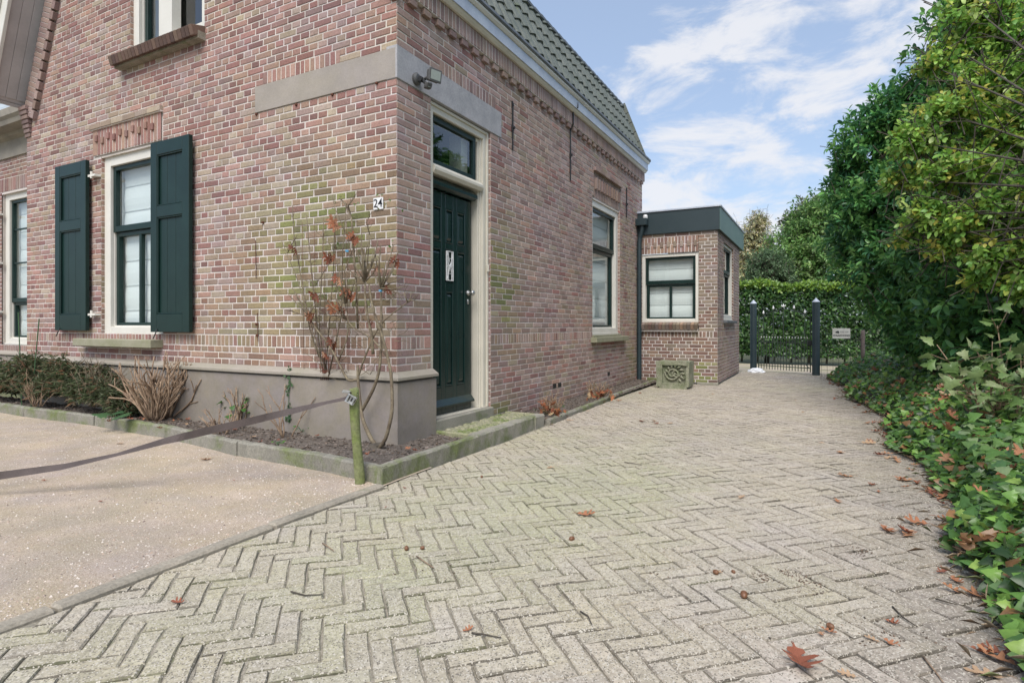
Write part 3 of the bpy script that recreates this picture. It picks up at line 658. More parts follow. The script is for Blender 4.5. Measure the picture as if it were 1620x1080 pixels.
# --- wall ties
def tie(y, z0, z1, bent=False):
    mb = MB(); x = .022
    mb.obox((.010,y-.010,z0), XV, YV, ZV, .014, .020, z1-z0, bev=.003); mb.tube([(.0,y,(z0+z1)/2),(.045,y,(z0+z1)/2)], .016, 8)
    mb.obox((.006,y-.016,(z0+z1)/2-.035), XV, YV, ZV, .022, .032, .07, bev=.004)
    mb.extr([(.008,0),(.030,0),(.018,.05),(.008,.05)], (0,y-.012,z1), (0,y+.012,z1), ZV, XV)
    if bent:
        mb.obox((.012,y-.010,z1+.045), XV, YV, ZV, .012, .020, .05); mb.tube([(.02,y,z1+.0),(.062,y-.01,3.79)], .009, 6); mb.obox((.055,y-.02,3.79), XV, YV, ZV, .014, .022, .20, bev=.003); mb.tube([(.065,y-.01,3.98),(.13,y-.01,4.0),(.13,y-.01,4.07)], [.011,.010,.004], 6)
    mb.build('wall_tie', 'iron', house)
tie(1.98, 2.99, 3.49); tie(3.66, 3.02, 3.72, True); tie(6.24, 2.93, 3.41)
# --- rusty hooks and wires left on the front wall
for px, y0_, y1_ in ((407,495,540),(404,380,440)):
    mb = MB(); a = onp(px,y0_,1,-.012); b = onp(px+1,y1_,1,-.012); mb.tube([a, a.lerp(b,.5)+Vector((.006,-.004,0)), b], .0035, 5); mb.build('rusty_wire', 'rust', house)
for px, py in ((407,512),(408,530),(597,132),(527,150),(470,166),(407,181),(417,352)):
    p = onp(px,py,1,0); mb = MB(); mb.obox(p+Vector((-.012,-.02,-.012)), XV, YV, ZV, .024, .022, .02, bev=.004); mb.build('rusty_bracket', 'rust', house)
# --- downpipe with its hopper at the inner corner
mb = MB(); x, y = .055, 6.90
mb.tube([(x,y,.02),(x,y,2.55),(x+.01,y,2.66),(x+.055,y-.01,2.80),(x+.06,y-.01,2.88)], .042, 14)
mb.box((x-.055,y-.09,2.88),(x+.16,y+.055,3.01), bev=.008)
for z in (.9,1.9): mb.tube([(x,y,z),(x,y,z+.03)], .048, 14)
mb.box((x-.02,y-.0,2.2),(x+.02,y+.09,2.23)); mb.build('downpipe', 'anthracite', house, smooth=False)
# --- set-back wing at the left
mb = MB(); yw = .75
wr = [(.62,.73,'S')]+mkrows(.73,3.22,40,'xh')+[(3.22,3.44,'S')]+mkrows(3.44,3.75,5,'xh')
brickwork(mb, (0,yw,0), XV, ZV, -YV, wr, lambda v: (-11.0,-6.15), [(-8.85,-7.3,.73,3.22)], lambda u, v: pick(RED)*.8 if random.random() < .7 else pick(PUR)*.85)
mb.build('wall', ['brick','mortar'], house)
mb = MB(); plinth_prof(mb, (-11,yw,0), (-6.15,yw,0), -YV, .02, .625); mb.build('plinth', ['plinth_paint','plinth_trim'], house)
ww = sash_window(house, (0,yw,0), XV, -YV, -8.85, -7.3, .76, 3.22, 1.42, fw=.13, mull=False, n_out=-.05, bars_top=[2.05,2.60], sashw=.045)
for z in (1.25, 2.05, 2.85): mb = MB(); mb.box((-8.92,yw-.08,z),(-8.80,yw-.0,z+.03)); mb.build('hinge', 'white_paint', ww)
mb = MB(); mb.box((-9.0,yw+.003,3.19),(-7.2,yw+.10,3.46)); mb.build('window_head', 'mortar', ww)
mb = MB()
mb.extr([(0,3.75),(.03,3.75),(.03,4.02),(.10,4.05),(.12,4.09),(.30,4.10),(.32,4.16),(.36,4.20),(.37,4.30),(0,4.30)], (-11,yw,0), (-6.16,yw,0), ZV, -YV); mb.build('cornice', 'wing_paint', house)
mb = MB()
for i in range(12): mb.obox((-12.0,yw+.35+.004*i,4.32+.085*i), XV, YV, ZV, 5.6, .02, .081, bev=.003)
mb.build('dormer_cladding', 'pale_siding', house)
mb = MB(); mb.box((-11,yw+.02,.02),(-8.86,yw+.2,3.8)); mb.build('back_wall', 'mortar', house)
# ================================================================ THE EXTENSION
ext = empty('brick_extension', (.7, 8.4, 0), 'small flat-roofed brown brick extension with dark green fascia behind the house', 'extension')
EY, EX, EB = 6.992, 1.423, 9.945
er = mkrows(.02,.83,13,'xh')+[(.83,.94,'S')]+mkrows(.94,2.72,29,'xh')
mb = MB(); WE = (.075,1.105,1.045,2.36)
brickwork(mb, (0,EY,0), XV, ZV, -YV, er, lambda v: (.0,EX), [WE, (.0,1.105,2.36,2.66), (.02,1.11,.90,1.045)], c_annex)
WE2 = (7.70,9.05,1.14,2.62)
brickwork(mb, (EX,0,0), YV, ZV, XV, er, lambda v: (EY,EB), [WE2], lambda u, v: (pick(PUR)*.9 if random.random() < .6 else pick(TAN)*.75))
for k, (z0, z1) in enumerate(((2.36,2.515),(2.515,2.66))):      # two staggered soldier courses
    brickwork(mb, (0,EY-.004,0), XV, ZV, -YV, [(z0,z1,'S')], lambda v: (.0,1.10), [], lambda u, v: pick(BRN)*1.25, ju=.006)
for i in range(9): mb.obox((.06+.12*i,EY-.022,2.47), XV, YV, ZV, .055, .02, .10, tuple(pick(TAN)*.8), 0, .003)
for i in range(17):
    mb.obox((.03+.0632*i,EY-.085,.965), XV, Vector((0,.95,.31)), Vector((0,-.31,.95)), .057, .15, .10, tuple(pick(TAN)*.6 if i % 3 else pick(BRN)), 0, .003)
mb.box((.03,EY-.06,.93),(1.10,EY-.001,.985), (1,1,1), mi=1)
for u, s in ((WE[0],1),(WE[1],-1)): brickwork(mb, (u,EY,0), YV, ZV, XV*s, mkrows(1.045,2.36,21,'h'), lambda v: (0,.1), [], c_annex, d=.004)
for u, s in ((WE2[0],1),(WE2[1],-1)): brickwork(mb, (EX,u,0), -XV, ZV, YV*s, mkrows(1.14,2.62,24,'h'), lambda v: (0,.1), [], c_annex, d=.004)
mb.build('wall', ['brick','mortar'], ext)
sash_window(ext, (0,EY,0), XV, -YV, WE[0]+.0, WE[1]-.0, 1.075, 2.355, 1.80, fw=.06, n_out=-.02, foldstep=.22, sashw=.045)
w2 = sash_window(ext, (EX,0,0), YV, XV, *WE2[:2], 1.165, 2.615, 2.06, fw=.06, n_out=-.03, curtain=False, sashw=.04, panem='pane_dark')
mb = MB(); mb.box((EX-.02,WE2[0]-.03,1.085),(EX+.07,WE2[1]+.05,1.135), bev=.004); mb.build('sill', 'zinc_dark', w2)
mb = MB()
mb.box((-.03,EY-.045,2.72),(EX+.045,EB+.42,3.12), bev=.004); mb.build('fascia', 'anthracite', ext)
mb = MB(); mb.box((EX+.046,EY-.046,2.722),(EX+.052,EB+.42,3.118)); mb.build('fascia_cladding', 'green_panel', ext)
mb = MB(); mb.box((-.03,EY-.065,3.122),(EX+.07,EB+.44,3.155), bev=.005); mb.build('roof_trim', 'zinc', ext)
mb = MB(); mb.box((0,EB-.15,0),(EX-.01,EB-.01,2.7)); mb.tube([(EX-.02,EB+.03,.0),(EX-.02,EB+.03,2.75)], .02, 8); mb.build('back_wall', 'mortar', ext)
mb = MB(); mb.lathe((.17,EY-.10,2.99), [(0,0),(.03,.0),(.04,.02),(.045,.06),(.03,.09),(0,.095)], 12); mb.build('outdoor_lamp', 'plastic_white', ext)
# ================================================================ THE GROUND
def struct(o): o['kind'] = 'structure'; return o
mb = MB(); mb.poly([(-400,-300,-.06),(400,-300,-.06),(400,600,-.06),(-400,600,-.06)]); struct(mb.build('ground', 'grass_soil'))
# gravel yard with loose stones
mb = MB(); nx, ny = 60, 44
def gz(x, y): return .012*mn.noise(Vector((x*.9, y*.9, 0)))+.006*mn.noise(Vector((x*3.1, y*3.1, 5)))+.004
for i in range(nx):
    for j in range(ny):
        xs = [-14+14.540*(i/nx)**.7, -14+14.540*((i+1)/nx)**.7]; ys_ = [-8+7.75*j/ny, -8+7.75*(j+1)/ny]
        mb.poly([(a, b, gz(a, b)) for a, b in ((xs[0],ys_[0]),(xs[1],ys_[0]),(xs[1],ys_[1]),(xs[0],ys_[1]))], mi=0)
for i in range(9000):
    t = random.random()**1.6; x = .5-t*6.5; y = random.uniform(-3.3, -.5)
    s = random.uniform(.0025, .007)*(1.5 if random.random() < .04 else 1); z = gz(x, y); a = random.uniform(0, 6.3)
    P = [(x+s*math.cos(a+q*2.1)*random.uniform(.8,1.3), y+s*math.sin(a+q*2.1)*random.uniform(.8,1.3), z-.001) for q in range(3)]+[(x, y, z+s*.8)]
    c = random.choice([(.50,.42,.35),(.58,.52,.46),(.34,.27,.21),(.42,.32,.25),(.62,.57,.52),(.25,.20,.17)])
    mb.faces(P, [(0,1,3),(1,2,3),(2,0,3)], c, 1)
g = struct(mb.build('gravel', ['gravel','pebble']))
# brick paving in a diagonal herringbone, every clinker modelled
def clip(poly, axis, val, keep_greater):
    out = []
    for i in range(len(poly)):
        a, b = poly[i-1], poly[i]; ia = (a[axis] >= val) == keep_greater; ib = (b[axis] >= val) == keep_greater
        if ia != ib:
            t = (val-a[axis])/(b[axis]-a[axis]); out.append((a[0]+(b[0]-a[0])*t, a[1]+(b[1]-a[1])*t))
        if ib: out.append(b)
    return out
def xmin(y):
    if y < -.80: return .592+.028*math.sin(y*1.3)+.006*(y+2)
    if y < 1.84: return .53
    if y < 6.95: return .53-.17*(y-1.84)/5.1
    return 1.44
def pz(x, y): return .014*mn.noise(Vector((x*.55, y*.55, 2)))+.006*mn.noise(Vector((x*1.7, y*1.7, 9)))-.006*max(0, .9-y)*0
PAVC = np.array([(.405,.350,.280),(.430,.375,.305),(.375,.325,.258),(.445,.390,.320),(.395,.340,.275),(.360,.310,.250)])
mb = MB(); w = .0745; n = 3; c45 = math.cos(PI/4)
def rot(u, v): return ((u+v)*c45, (u-v)*c45)      # bricks at 45 degrees, zigzags running along the drive
rngp = range(-190, 260)
for gx in range(-150, 260):
    for gy in range(-230, 200):
        d = (gx-gy) % (2*n)
        if d == 0: L_, H_ = n, 1
        elif d == 2*n-1: L_, H_ = 1, n
        else: continue
        cx, cy = rot((gx+L_/2)*w, (gy+H_/2)*w)
        if not (.3 < cx < 4.6 and -4.6 < cy < 10.75): continue
        g_ = .0026; P = [rot(*q) for q in ((gx*w+g_, gy*w+g_), ((gx+L_)*w-g_, gy*w+g_), ((gx+L_)*w-g_, (gy+H_)*w-g_), (gx*w+g_, (gy+H_)*w-g_))]
        jr = lambda: random.uniform(-.0022, .0022)
        P = [(a+jr(), b+jr()) for a, b in P]
        P = clip(P[::-1], 0, xmin(cy), True)
        if len(P) < 3: continue
        ar = abs(sum(P[i-1][0]*P[i][1]-P[i][0]*P[i-1][1] for i in range(len(P))))/2
        if ar < .001: continue
        mx, my = sum(p[0] for p in P)/len(P), sum(p[1] for p in P)/len(P)
        h0 = random.uniform(-.0028, .0028); tx, ty = random.uniform(-.016, .016), random.uniform(-.016, .016)
        # a few clinkers have settled or risen where the drive is worn
        if blob(mx, my, 3.3, -1.0, .5, .5) > random.random()*1.4: h0 += random.uniform(-.001, .007)
        zf = lambda x, y: pz(x, y)+h0+tx*(x-mx)+ty*(y-my)
        Q_ = []
        for i in range(len(P)):       # worn arrises: break every long edge and let it wander
            a, b = P[i], P[(i+1) % len(P)]; l = math.hypot(b[0]-a[0], b[1]-a[1]); k_ = max(1, int(l/.05)); Q_.append(a)
            for q in range(1, k_):
                t = q/k_; r_ = random.uniform(-.0026, .0012)*(2.2 if random.random() < .06 else 1); nx_, ny_ = (b[1]-a[1])/l, -(b[0]-a[0])/l; Q_.append((a[0]+(b[0]-a[0])*t+nx_*r_, a[1]+(b[1]-a[1])*t+ny_*r_))
        P = Q_; R = []
        for (a, b) in P:
            dx, dy = mx-a, my-b; l = math.hypot(dx, dy); k = min(.0065/l, .3); R.append((a+dx*k, b+dy*k))
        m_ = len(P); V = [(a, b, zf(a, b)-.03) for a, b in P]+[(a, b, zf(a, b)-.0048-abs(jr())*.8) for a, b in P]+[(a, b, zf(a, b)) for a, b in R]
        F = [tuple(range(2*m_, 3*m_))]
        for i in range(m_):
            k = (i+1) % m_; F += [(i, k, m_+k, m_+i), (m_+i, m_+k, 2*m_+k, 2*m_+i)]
        col = (PAVC[random.randrange(len(PAVC))]*.5+PAVC[0]*.5)*random.uniform(.94, 1.07)
        mo = .55*blob(mx, my, 1.4, -.9, 1.0, 1.4)+.25*blob(mx, my, 1.0, -3.0, .8, .8)+.25*blob(mx, my, 1.6, 1.0, .6, 1.2)+.5*max(0, mn.noise(Vector((mx*.8, my*.8, 4))))
        mo = min(.55, max(0, mo*random.uniform(.5, 1.2))); col = col*(1-mo)+np.array((.33,.34,.18))*mo
        sh = min(.5, 1.1*blob(mx, 0, 3.75, 0, .38, 1)); col = col*(1-sh)+np.array((.175,.150,.125))*sh      # pavers darken towards the ivy
        mb.faces(V, F[:1], tuple(col), 0); n0_ = len(mb.v)-len(V); dirt_shade = np.array((.085,.085,.045)) if mo > .22 else np.array((.075,.066,.052))
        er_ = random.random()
        for qi, f in enumerate(F[1:]):       # soil in the joints, deepened along one direction to imitate shaded gaps
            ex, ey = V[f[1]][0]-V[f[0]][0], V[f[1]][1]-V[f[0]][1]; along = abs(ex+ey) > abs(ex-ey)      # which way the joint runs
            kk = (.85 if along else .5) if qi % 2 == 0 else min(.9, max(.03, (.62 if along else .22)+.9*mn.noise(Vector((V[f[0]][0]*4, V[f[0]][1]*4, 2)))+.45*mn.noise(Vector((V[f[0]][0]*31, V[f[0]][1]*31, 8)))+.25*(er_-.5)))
            mb.f.append(tuple(n0_+i for i in f)); mb.c.append(tuple(col*(1-kk)+dirt_shade*kk)); mb.m.append(0)
nx, ny = 85, 300
for i in range(nx):
    for j in range(ny):
        xs = [.45+4.3*i/nx, .45+4.3*(i+1)/nx]; ys_ = [-4.7+15.45*j/ny, -4.7+15.45*(j+1)/ny]
        mb.poly([(a, b, pz(a, b)-.0082+.0045*mn.noise(Vector((a*5, b*5, 1)))+.002*mn.noise(Vector((a*21, b*21, 1)))) for a, b in ((xs[0],ys_[0]),(xs[1],ys_[0]),(xs[1],ys_[1]),(xs[0],ys_[1]))], mi=1)
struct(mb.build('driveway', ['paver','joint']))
# edging stones between gravel and paving
mb = MB(); y = -4.6
while y < -.80:
    L_ = .98; y2 = min(y+L_, -.80); f = lambda t: .585+.028*math.sin(t*1.3)+.02*(t+2)*.3
    p0 = Vector((f(y), y, -.06)); p1 = Vector((f(y2-.008), y2-.008, -.06)); u = (p1-p0); l = u.length; u.normalize()
    mb.obox(p0, u, Vector((-u.y, u.x, 0)), ZV, l, .072, .075+random.uniform(-.004,.004), bev=.010); y = y2
struct(mb.build('edging', 'edging_stone'))
# kerb stones round the beds (worn concrete, slightly out of line)
def kerb(name, pts, w, ztop, zbot=-.05, seg=.95, m='kerb', jit=.004, side=1):
    mb = MB()
    for (a, b) in zip(pts[:-1], pts[1:]):
        a, b = Vector((*a, 0)), Vector((*b, 0)); L_ = (b-a).length; u = (b-a)/L_; nv = Vector((-u.y, u.x, 0))*side; k = max(1, round(L_/seg))
        for i in range(k):
            p = a+u*(L_*i/k+.003)+nv*random.uniform(-jit, jit); l = L_/k-.006; zt = ztop+random.uniform(-jit, jit)
            # subdivided top so that the arris wanders
            m_ = max(3, int(l/.06)); base = len(mb.v)
            for q in range(m_+1):
                s = p+u*(l*q/m_); r = lambda: random.uniform(-.0035, .0035)
                for (o_, z_) in ((0, zbot),(0, zt-.014),(.012, zt),(w-.012, zt),(w, zt-.014),(w, zbot)):
                    e = s+nv*(o_+r()); mb.v.append((e.x, e.y, z_+r()))
            for q in range(m_):
                for e in range(5):
                    f = (base+q*6+e, base+(q+1)*6+e, base+(q+1)*6+e+1, base+q*6+e+1); mb.f.append(f if side > 0 else f[::-1]); mb.c.append((1,1,1)); mb.m.append(0)
            for f in (tuple(base+e for e in range(6)), tuple(base+m_*6+e for e in range(6))[::-1]): mb.f.append(f); mb.c.append((1,1,1)); mb.m.append(0)
    return struct(mb.build(name, m))
kerb('kerb', [(.515,-.785),(-.10,-.70),(-1.08,-.665),(-2.30,-.50),(-3.6,-.46),(-5.0,-.50),(-7.5,-.44)], .065, .115, side=-1)
kerb('kerb', [(.520,-.785),(.505,.45)], .065, .12, seg=1.3)
kerb('kerb', [(.505,.455),(.487,1.80)], .105, .125, seg=.23, m='concrete')
kerb('kerb', [(.525,1.86),(.44,4.2),(.36,6.9)], .06, .055)
kerb('kerb', [(1.10,6.83),(1.46,6.86)], .06, .05)
# soil in the beds
def soil(x0, x1, y0, y1, z, nx, ny, amp=.022, lo=None):
    mb = MB(); G = {}; lo = lo or (lambda x: y0)
    for i in range(nx+1):
        for j in range(ny+1):
            x = x0+(x1-x0)*i/nx; yl = lo(x); y = yl+(y1-yl)*j/ny; v = Vector((x*7, y*7, 0))
            G[i,j] = (x, y, z+amp*mn.noise(v)+amp*.6*mn.noise(v*3.1)+random.uniform(-.3,.3)*amp*.35)
    for i in range(nx):
        for j in range(ny): mb.poly([G[i,j], G[i+1,j], G[i+1,j+1], G[i,j+1]], mi=0)
    for i in range(int((x1-x0)*(y1-y0)*500)):       # clods and bark chips
        x = random.uniform(x0+.02, x1-.02); y = random.uniform(lo(x)+.02, y1-.02); s = random.uniform(.004, .013); a = random.uniform(0, 6.3); zz = z+amp*mn.noise(Vector((x*7, y*7, 0)))+.004
        c = random.choice([(.12,.095,.075),(.09,.07,.055),(.20,.165,.14),(.26,.21,.18),(.14,.10,.07)])
        mb.obox((x, y, zz), (math.cos(a), math.sin(a), 0), (-math.sin(a)*.97, math.cos(a)*.97, .22), (0,-.22,.97), s*random.uniform(1,2.4), s, s*.6, c, 1)
    return struct(mb.build('soil', ['soil','pebble']))
KX = [-7.5,-5.0,-3.6,-2.3,-1.08,-.10,.515]; KY = [-.44,-.50,-.46,-.50,-.665,-.70,-.785]
soil(-7.2, .47, -.66, -.02, .083, 300, 26, lo=lambda x: float(np.interp(x, KX, KY))+.055)
soil(.06, .49, -.02, .50, .083, 20, 22)
soil(-.02, .46, 1.82, 6.9, .038, 24, 150, amp=.016)
# mossy cobbled step before the door
mb = MB(); random.seed(21)
for i in range(17):
    for j in range(6):
        x = .035+.064*j+.012*(i % 2); y = .53+.074*i
        if x > .385: continue
        h = .108+random.uniform(-.006,.006)
        mb.obox((x+random.uniform(-.003,.003), y+random.uniform(-.003,.003), .03), XV, YV, ZV, .058, .066, h-.03, bev=.012)
mb.box((.02,.50,.02),(.395,1.80,.092), mi=1); mb.box((.0,.475,.02),(.40,.515,.118), mi=0, bev=.01); mb.box((.02,1.775,.02),(.395,1.82,.116), mi=0, bev=.012)
st = mb.build('doorstep', ['cobble','joint']); tag(st, 'mossy cobbled step in front of the dark green front door', 'doorstep')
# the path beyond the gate
mb = MB(); mb.poly([(-3,10.74,-.035),(9,10.74,-.035),(9,13.9,-.035),(-3,13.9,-.035)]); struct(mb.build('path', 'path_sand'))
# ================================================================ THINGS IN THE YARD
# post with the webbing strap
def wobble_post(p0, p1, r, n=12, seg=14, cham=.01):
    mb = MB(); p0, p1 = Vector(p0), Vector(p1); pts = []; rad = []
    for i in range(seg+1):
        t = i/seg; pts.append(p0.lerp(p1, t)+Vector((.003*math.sin(t*7), .003*math.cos(t*5), 0))); rad.append(r*(1+.05*math.sin(t*9)-.06*t))
    pts.append(p1+(p1-p0).normalized()*cham); rad.append(r*.82); mb.tube(pts, rad, n); return mb
pp0 = onp(570, 770, 2, -.02); pd = (pp0-CP).dot(CF); pp1 = at(559.5, 616, pd-.03)
mb = wobble_post(pp0-Vector((0,0,.05)), pp1, .0335); tag(mb.build('wooden_post', 'post_wood', smooth=True), 'green algae-covered round wooden post at the corner of the kerb, leaning left', 'post')
sp = empty('webbing_strap', tuple(at(0, 752, 3.62)), 'brown ratchet webbing strap pulled taut from the low post across the gravel', 'strap')
mb = MB(); keys = [(-230,777,3.3,18,.2),(0,752,3.55,12,.35),(100,738,3.62,8,.6),(180,720,3.66,4.5,.9),(262,697,3.7,10,.25),(330,681,3.72,15,.05),(400,665,3.75,13,.1),(470,648,3.78,9,.2),(520,636,3.79,4,.5),(548,630,3.80,5,.9)]
ctr = []
for a, b in zip(keys[:-1], keys[1:]):
    for q in range(8):
        t = q/8; ctr.append([a[i]+(b[i]-a[i])*t for i in range(5)])
ctr.append(list(keys[-1])); base = len(mb.v)
for i, (px, py, d, hpx, tw) in enumerate(ctr):
    c = at(px, py, d); half = .024; hv = min(half, hpx/2*d/FPX); dv = math.sqrt(max(0, half**2-hv**2))
    e = ZV*hv+CF*dv; mb.v += [tuple(c-e), tuple(c+e), tuple(c+e+CF*.002+ZV*.0004), tuple(c-e+CF*.002+ZV*.0004)]
for i in range(len(ctr)-1):
    for k in range(4):
        k2 = (k+1) % 4; mb.f.append((base+4*i+k, base+4*i+k2, base+4*i+4+k2, base+4*i+4+k)); mb.c.append((1,1,1)); mb.m.append(0)
mb.build('webbing', 'webbing', sp)
mb = MB(); bc = at(556, 631, 3.78); u = (CR*.8+ZV*-.45).normalized(); v = (ZV*.8+CR*.45).normalized(); nb = -CF
mb.obox(bc-u*.032-v*.030, u, v, nb, .064, .058, .010, bev=.003); mb.obox(bc-u*.030+v*.022, u, v, nb, .06, .006, .030, bev=.002); mb.obox(bc-u*.030-v*.028, u, v, nb, .06, .006, .030, bev=.002)
mb.tube([bc-u*.02-v*.03+nb*.02, bc-u*.02+v*.03+nb*.02], .006, 8); mb.tube([bc+u*.02-v*.03+nb*.015, bc+u*.02+v*.03+nb*.015], .005, 8)
for q in (-.018, 0, .018): mb.obox(bc+u*q*1.1-v*.012+nb*.0101, u, v, nb, .010, .024, .001, mi=1)
mb.obox(bc-u*.075+v*.005, (u*.9+v*.4).normalized(), v, nb, .05, .02, .006, bev=.002)
mb.build('buckle', ['steel','iron'], sp)
mb = MB()
for q in range(3): mb.tube([pp1+Vector((-.03,-.03,-.02-.018*q)), pp1+Vector((0,-.037,-.015-.018*q)), pp1+Vector((.035,0,-.02-.018*q)), pp1+Vector((0,.036,-.02-.018*q)), pp1+Vector((-.035,0,-.02-.018*q))], .004, 5)
mb.build('lashing', 'webbing', sp)
# security light on the lintel
sl_ = empty('security_light', (.0,.28,3.1), 'grey outdoor floodlight with motion sensor mounted on the pale stone lintel above the door', 'floodlight')
mb = MB(); mb.lathe((.014,.235,3.135), [(0,0),(.050,0),(.052,.018),(.036,.032),(0,.034)], 20, axis=(1,0,0)); mb.build('mount', 'grey_plastic', sl_)
mb = MB(); mb.tube([(.04,.235,3.135),(.085,.24,3.12),(.115,.28,3.15)], .014, 8); mb.tube([(.085,.24,3.12),(.10,.25,3.09)], .013, 8); mb.lathe((.07,.237,3.125), [(0,-.02),(.022,-.02),(.022,.02),(0,.02)], 10, axis=(0,1,0)); mb.build('arm', 'iron', sl_)
hu, hv_ = Vector((.30,.95,0)).normalized(), Vector((.15,-.05,.98)).normalized(); hn = hu.cross(hv_)
mb = MB(); ho = Vector((.105,.250,3.115)); mb.obox(ho, hu, hv_, hn, .115, .095, .045, bev=.010); mb.obox(ho-hu*.006-hv_*.006+hn*.045, hu, hv_, hn, .127, .107, .014, bev=.004); mb.build('lamp_head', 'grey_plastic', sl_)
mb = MB(); mb.obox(ho+hu*.008+hv_*.010+hn*.0592, hu, hv_, hn, .099, .077, .002); mb.build('lamp_glass', 'lamp_glass', sl_)
mb = MB(); so_ = Vector((.085,.235,3.045)); mb.obox(so_, hu, (hv_*.85+hn*.3).normalized(), hn, .062, .055, .045, bev=.010); mb.obox(so_+hu*.015+hv_*.012+hn*.045, hu, hv_, hn, .032, .028, .006, bev=.006, mi=1); mb.build('motion_sensor', ['grey_plastic','lamp_glass'], sl_)
# writing
def text_mesh(txt, size, o, U, V, N, m, parent, name, depth=.0015, offset=0.0):
    cu = bpy.data.curves.new('t', 'FONT'); cu.body = txt; cu.size = size; cu.extrude = depth/2; cu.align_x = 'CENTER'; cu.align_y = 'CENTER'; cu.offset = offset
    ob = bpy.data.objects.new('t', cu); COL.objects.link(ob); dg = bpy.context.evaluated_depsgraph_get(); me = bpy.data.meshes.new_from_object(ob.evaluated_get(dg))
    bpy.data.objects.remove(ob); bpy.data.curves.remove(cu)
    o, U, V, N = Vector(o), Vector(U), Vector(V), Vector(N); og = ORG[parent.name]
    for vt in me.vertices: vt.co = o+U*vt.co.x+V*vt.co.y+N*vt.co.z-og
    me.name = name; return link_mesh(name, me, m, parent, og)
npl = empty('house_number_plate', (-.183,0,2.0), 'small white enamel number plate reading 24 on the front wall near the corner', 'house number')
mb = MB(); mb.box((-.235,-.016,2.005),(-.131,-.008,2.103), bev=.002); mb.build('plate', 'plastic_white', npl)
tn = text_mesh('24', .098, (-.183,-.0172,2.054), XV, ZV, -YV, 'number_black', npl, 'digits', offset=.0005)
# the carved stone block in front of the extension
cb = empty('carved_stone_block', (.87,6.1,0), 'weathered mossy carved stone block with a curling relief beside the extension', 'carved stone')
mb = MB(); x0, x1, ya, yb = .60, 1.13, 6.0, 6.42
def rough_box(mb, a, b, n=10, amp=.012, seed=0):
    a, b = Vector(a), Vector(b)
    def pt(p):
        q = p.copy(); s = Vector((mn.noise(p*6+Vector((seed,0,0))), mn.noise(p*6+Vector((0,seed+3,0))), mn.noise(p*6+Vector((0,0,seed+7)))))
        return q+s*amp
    for ax in range(3):
        o1, o2 = [(1,2),(2,0),(0,1)][ax]
        for side in (0,1):
            for i in range(n):
                for j in range(n):
                    P = []
                    for (s, t) in ((i,j),(i+1,j),(i+1,j+1),(i,j+1)):
                        p = Vector((0,0,0)); p[ax] = (a if side == 0 else b)[ax]; p[o1] = a[o1]+(b[o1]-a[o1])*s/n; p[o2] = a[o2]+(b[o2]-a[o2])*t/n; P.append(pt(p))
                    mb.poly(P if side else P[::-1])
rough_box(mb, (x0+.02,ya+.05,.02), (x1-.02,yb,.43), seed=1)
rough_box(mb, (x0-.005,ya,.03), (x0+.10,yb-.02,.445), n=8, seed=2, amp=.016); rough_box(mb, (x1-.05,ya+.01,.04), (x1+.0,yb-.02,.44), n=8, seed=5)
rough_box(mb, (x0+.02,ya+.0,.385), (x1-.02,yb-.03,.45), n=8, seed=4, amp=.014); rough_box(mb, (x0+.05,ya+.0,-.01), (x1-.04,yb-.03,.085), n=8, seed=6, amp=.02)
mb.build('block', 'carved', cb, smooth=False)
mb = MB(); cxr, czr = x0+.26, .245; yr = ya+.035
def scroll(cx, cz, r0, turns, dirn, rad, ph=0):
    P = []
    for i in range(34):
        t = i/33; a = ph+dirn*t*turns*2*PI; r = r0*(1-.82*t); P.append((cx+r*math.cos(a), yr-.012*math.sin(PI*t), cz+r*.92*math.sin(a)))
    mb.tube(P, [rad*(1-.4*i/33) for i in range(34)], 6)
scroll(cxr, czr, .125, 1.7, 1, .017, PI*.9); scroll(cxr+.055, czr+.01, .075, 1.5, -1, .013, 0); scroll(cxr+.18, czr-.05, .05, 1.3, 1, .012, 1)
for k in range(9):      # leaves of the relief
    a = -.5+k*.42; p = Vector((cxr+.12*math.cos(a)+.02*k*.3, yr, czr-.03+.12*math.sin(a))); q = p+Vector((.09*math.cos(a-.6), -.005, .08*math.sin(a-.6)))
    q.x = min(q.x, x1-.06); q.z = min(max(q.z, .09), .39); mb.tube([p, p.lerp(q,.5)+Vector((0,-.014,.01)), q], [.010,.020,.004], 6)
mb.build('relief', 'carved', cb, smooth=True)
# gate posts
def gate_post(p, h, label, r=.075):
    g = empty('gate_post', tuple(p), label, 'gate post', 'gate posts'); p = Vector(p)
    mb = MB(); mb.lathe(p, [(r,-.05),(r,h-.10),(r*.99,h-.09)], 22); mb.build('shaft', 'anthracite', g, smooth=True)
    mb = MB(); mb.lathe(p, [(0,h-.092),(r*1.04,h-.092),(r*1.04,h-.085),(.001,h)], 22); mb.build('cap', 'zinc', g); return p
gl = gate_post((1.65,10.66,0), 1.63, 'dark round gate post with pale pointed cap nearest the extension', r=.072); gr = gate_post((2.93,9.99,0), 1.62, 'dark round gate post with pale pointed cap next to the wire fence', r=.075)
gt = empty('garden_gate', tuple((gl+gr)/2), 'thin wrought iron garden gate with arched top and white spear tips between two dark posts', 'gate')
gu = (gr-gl); glen = gu.length; gu.normalize(); gn = Vector((gu.y,-gu.x,0))
def gp(t, z): return gl+gu*t+ZV*z
t0, t1 = .13, glen-.12
mb = MB()
for t in (t0, t1): mb.tube([gp(t,.05), gp(t,1.30)], .012, 6)
for z in (.14, .665): mb.tube([gp(t0,z), gp(t1,z)], .010, 6)
mb.tube([gp(t0+(t1-t0)*q/16, 1.20+.20*math.sin(PI*q/16)) for q in range(17)], .010, 6)
mb.tube([gp(t1-.02,.14), gp((t0+t1)/2+.05,.58)], .008, 6); mb.build('frame', 'gate_paint', gt)
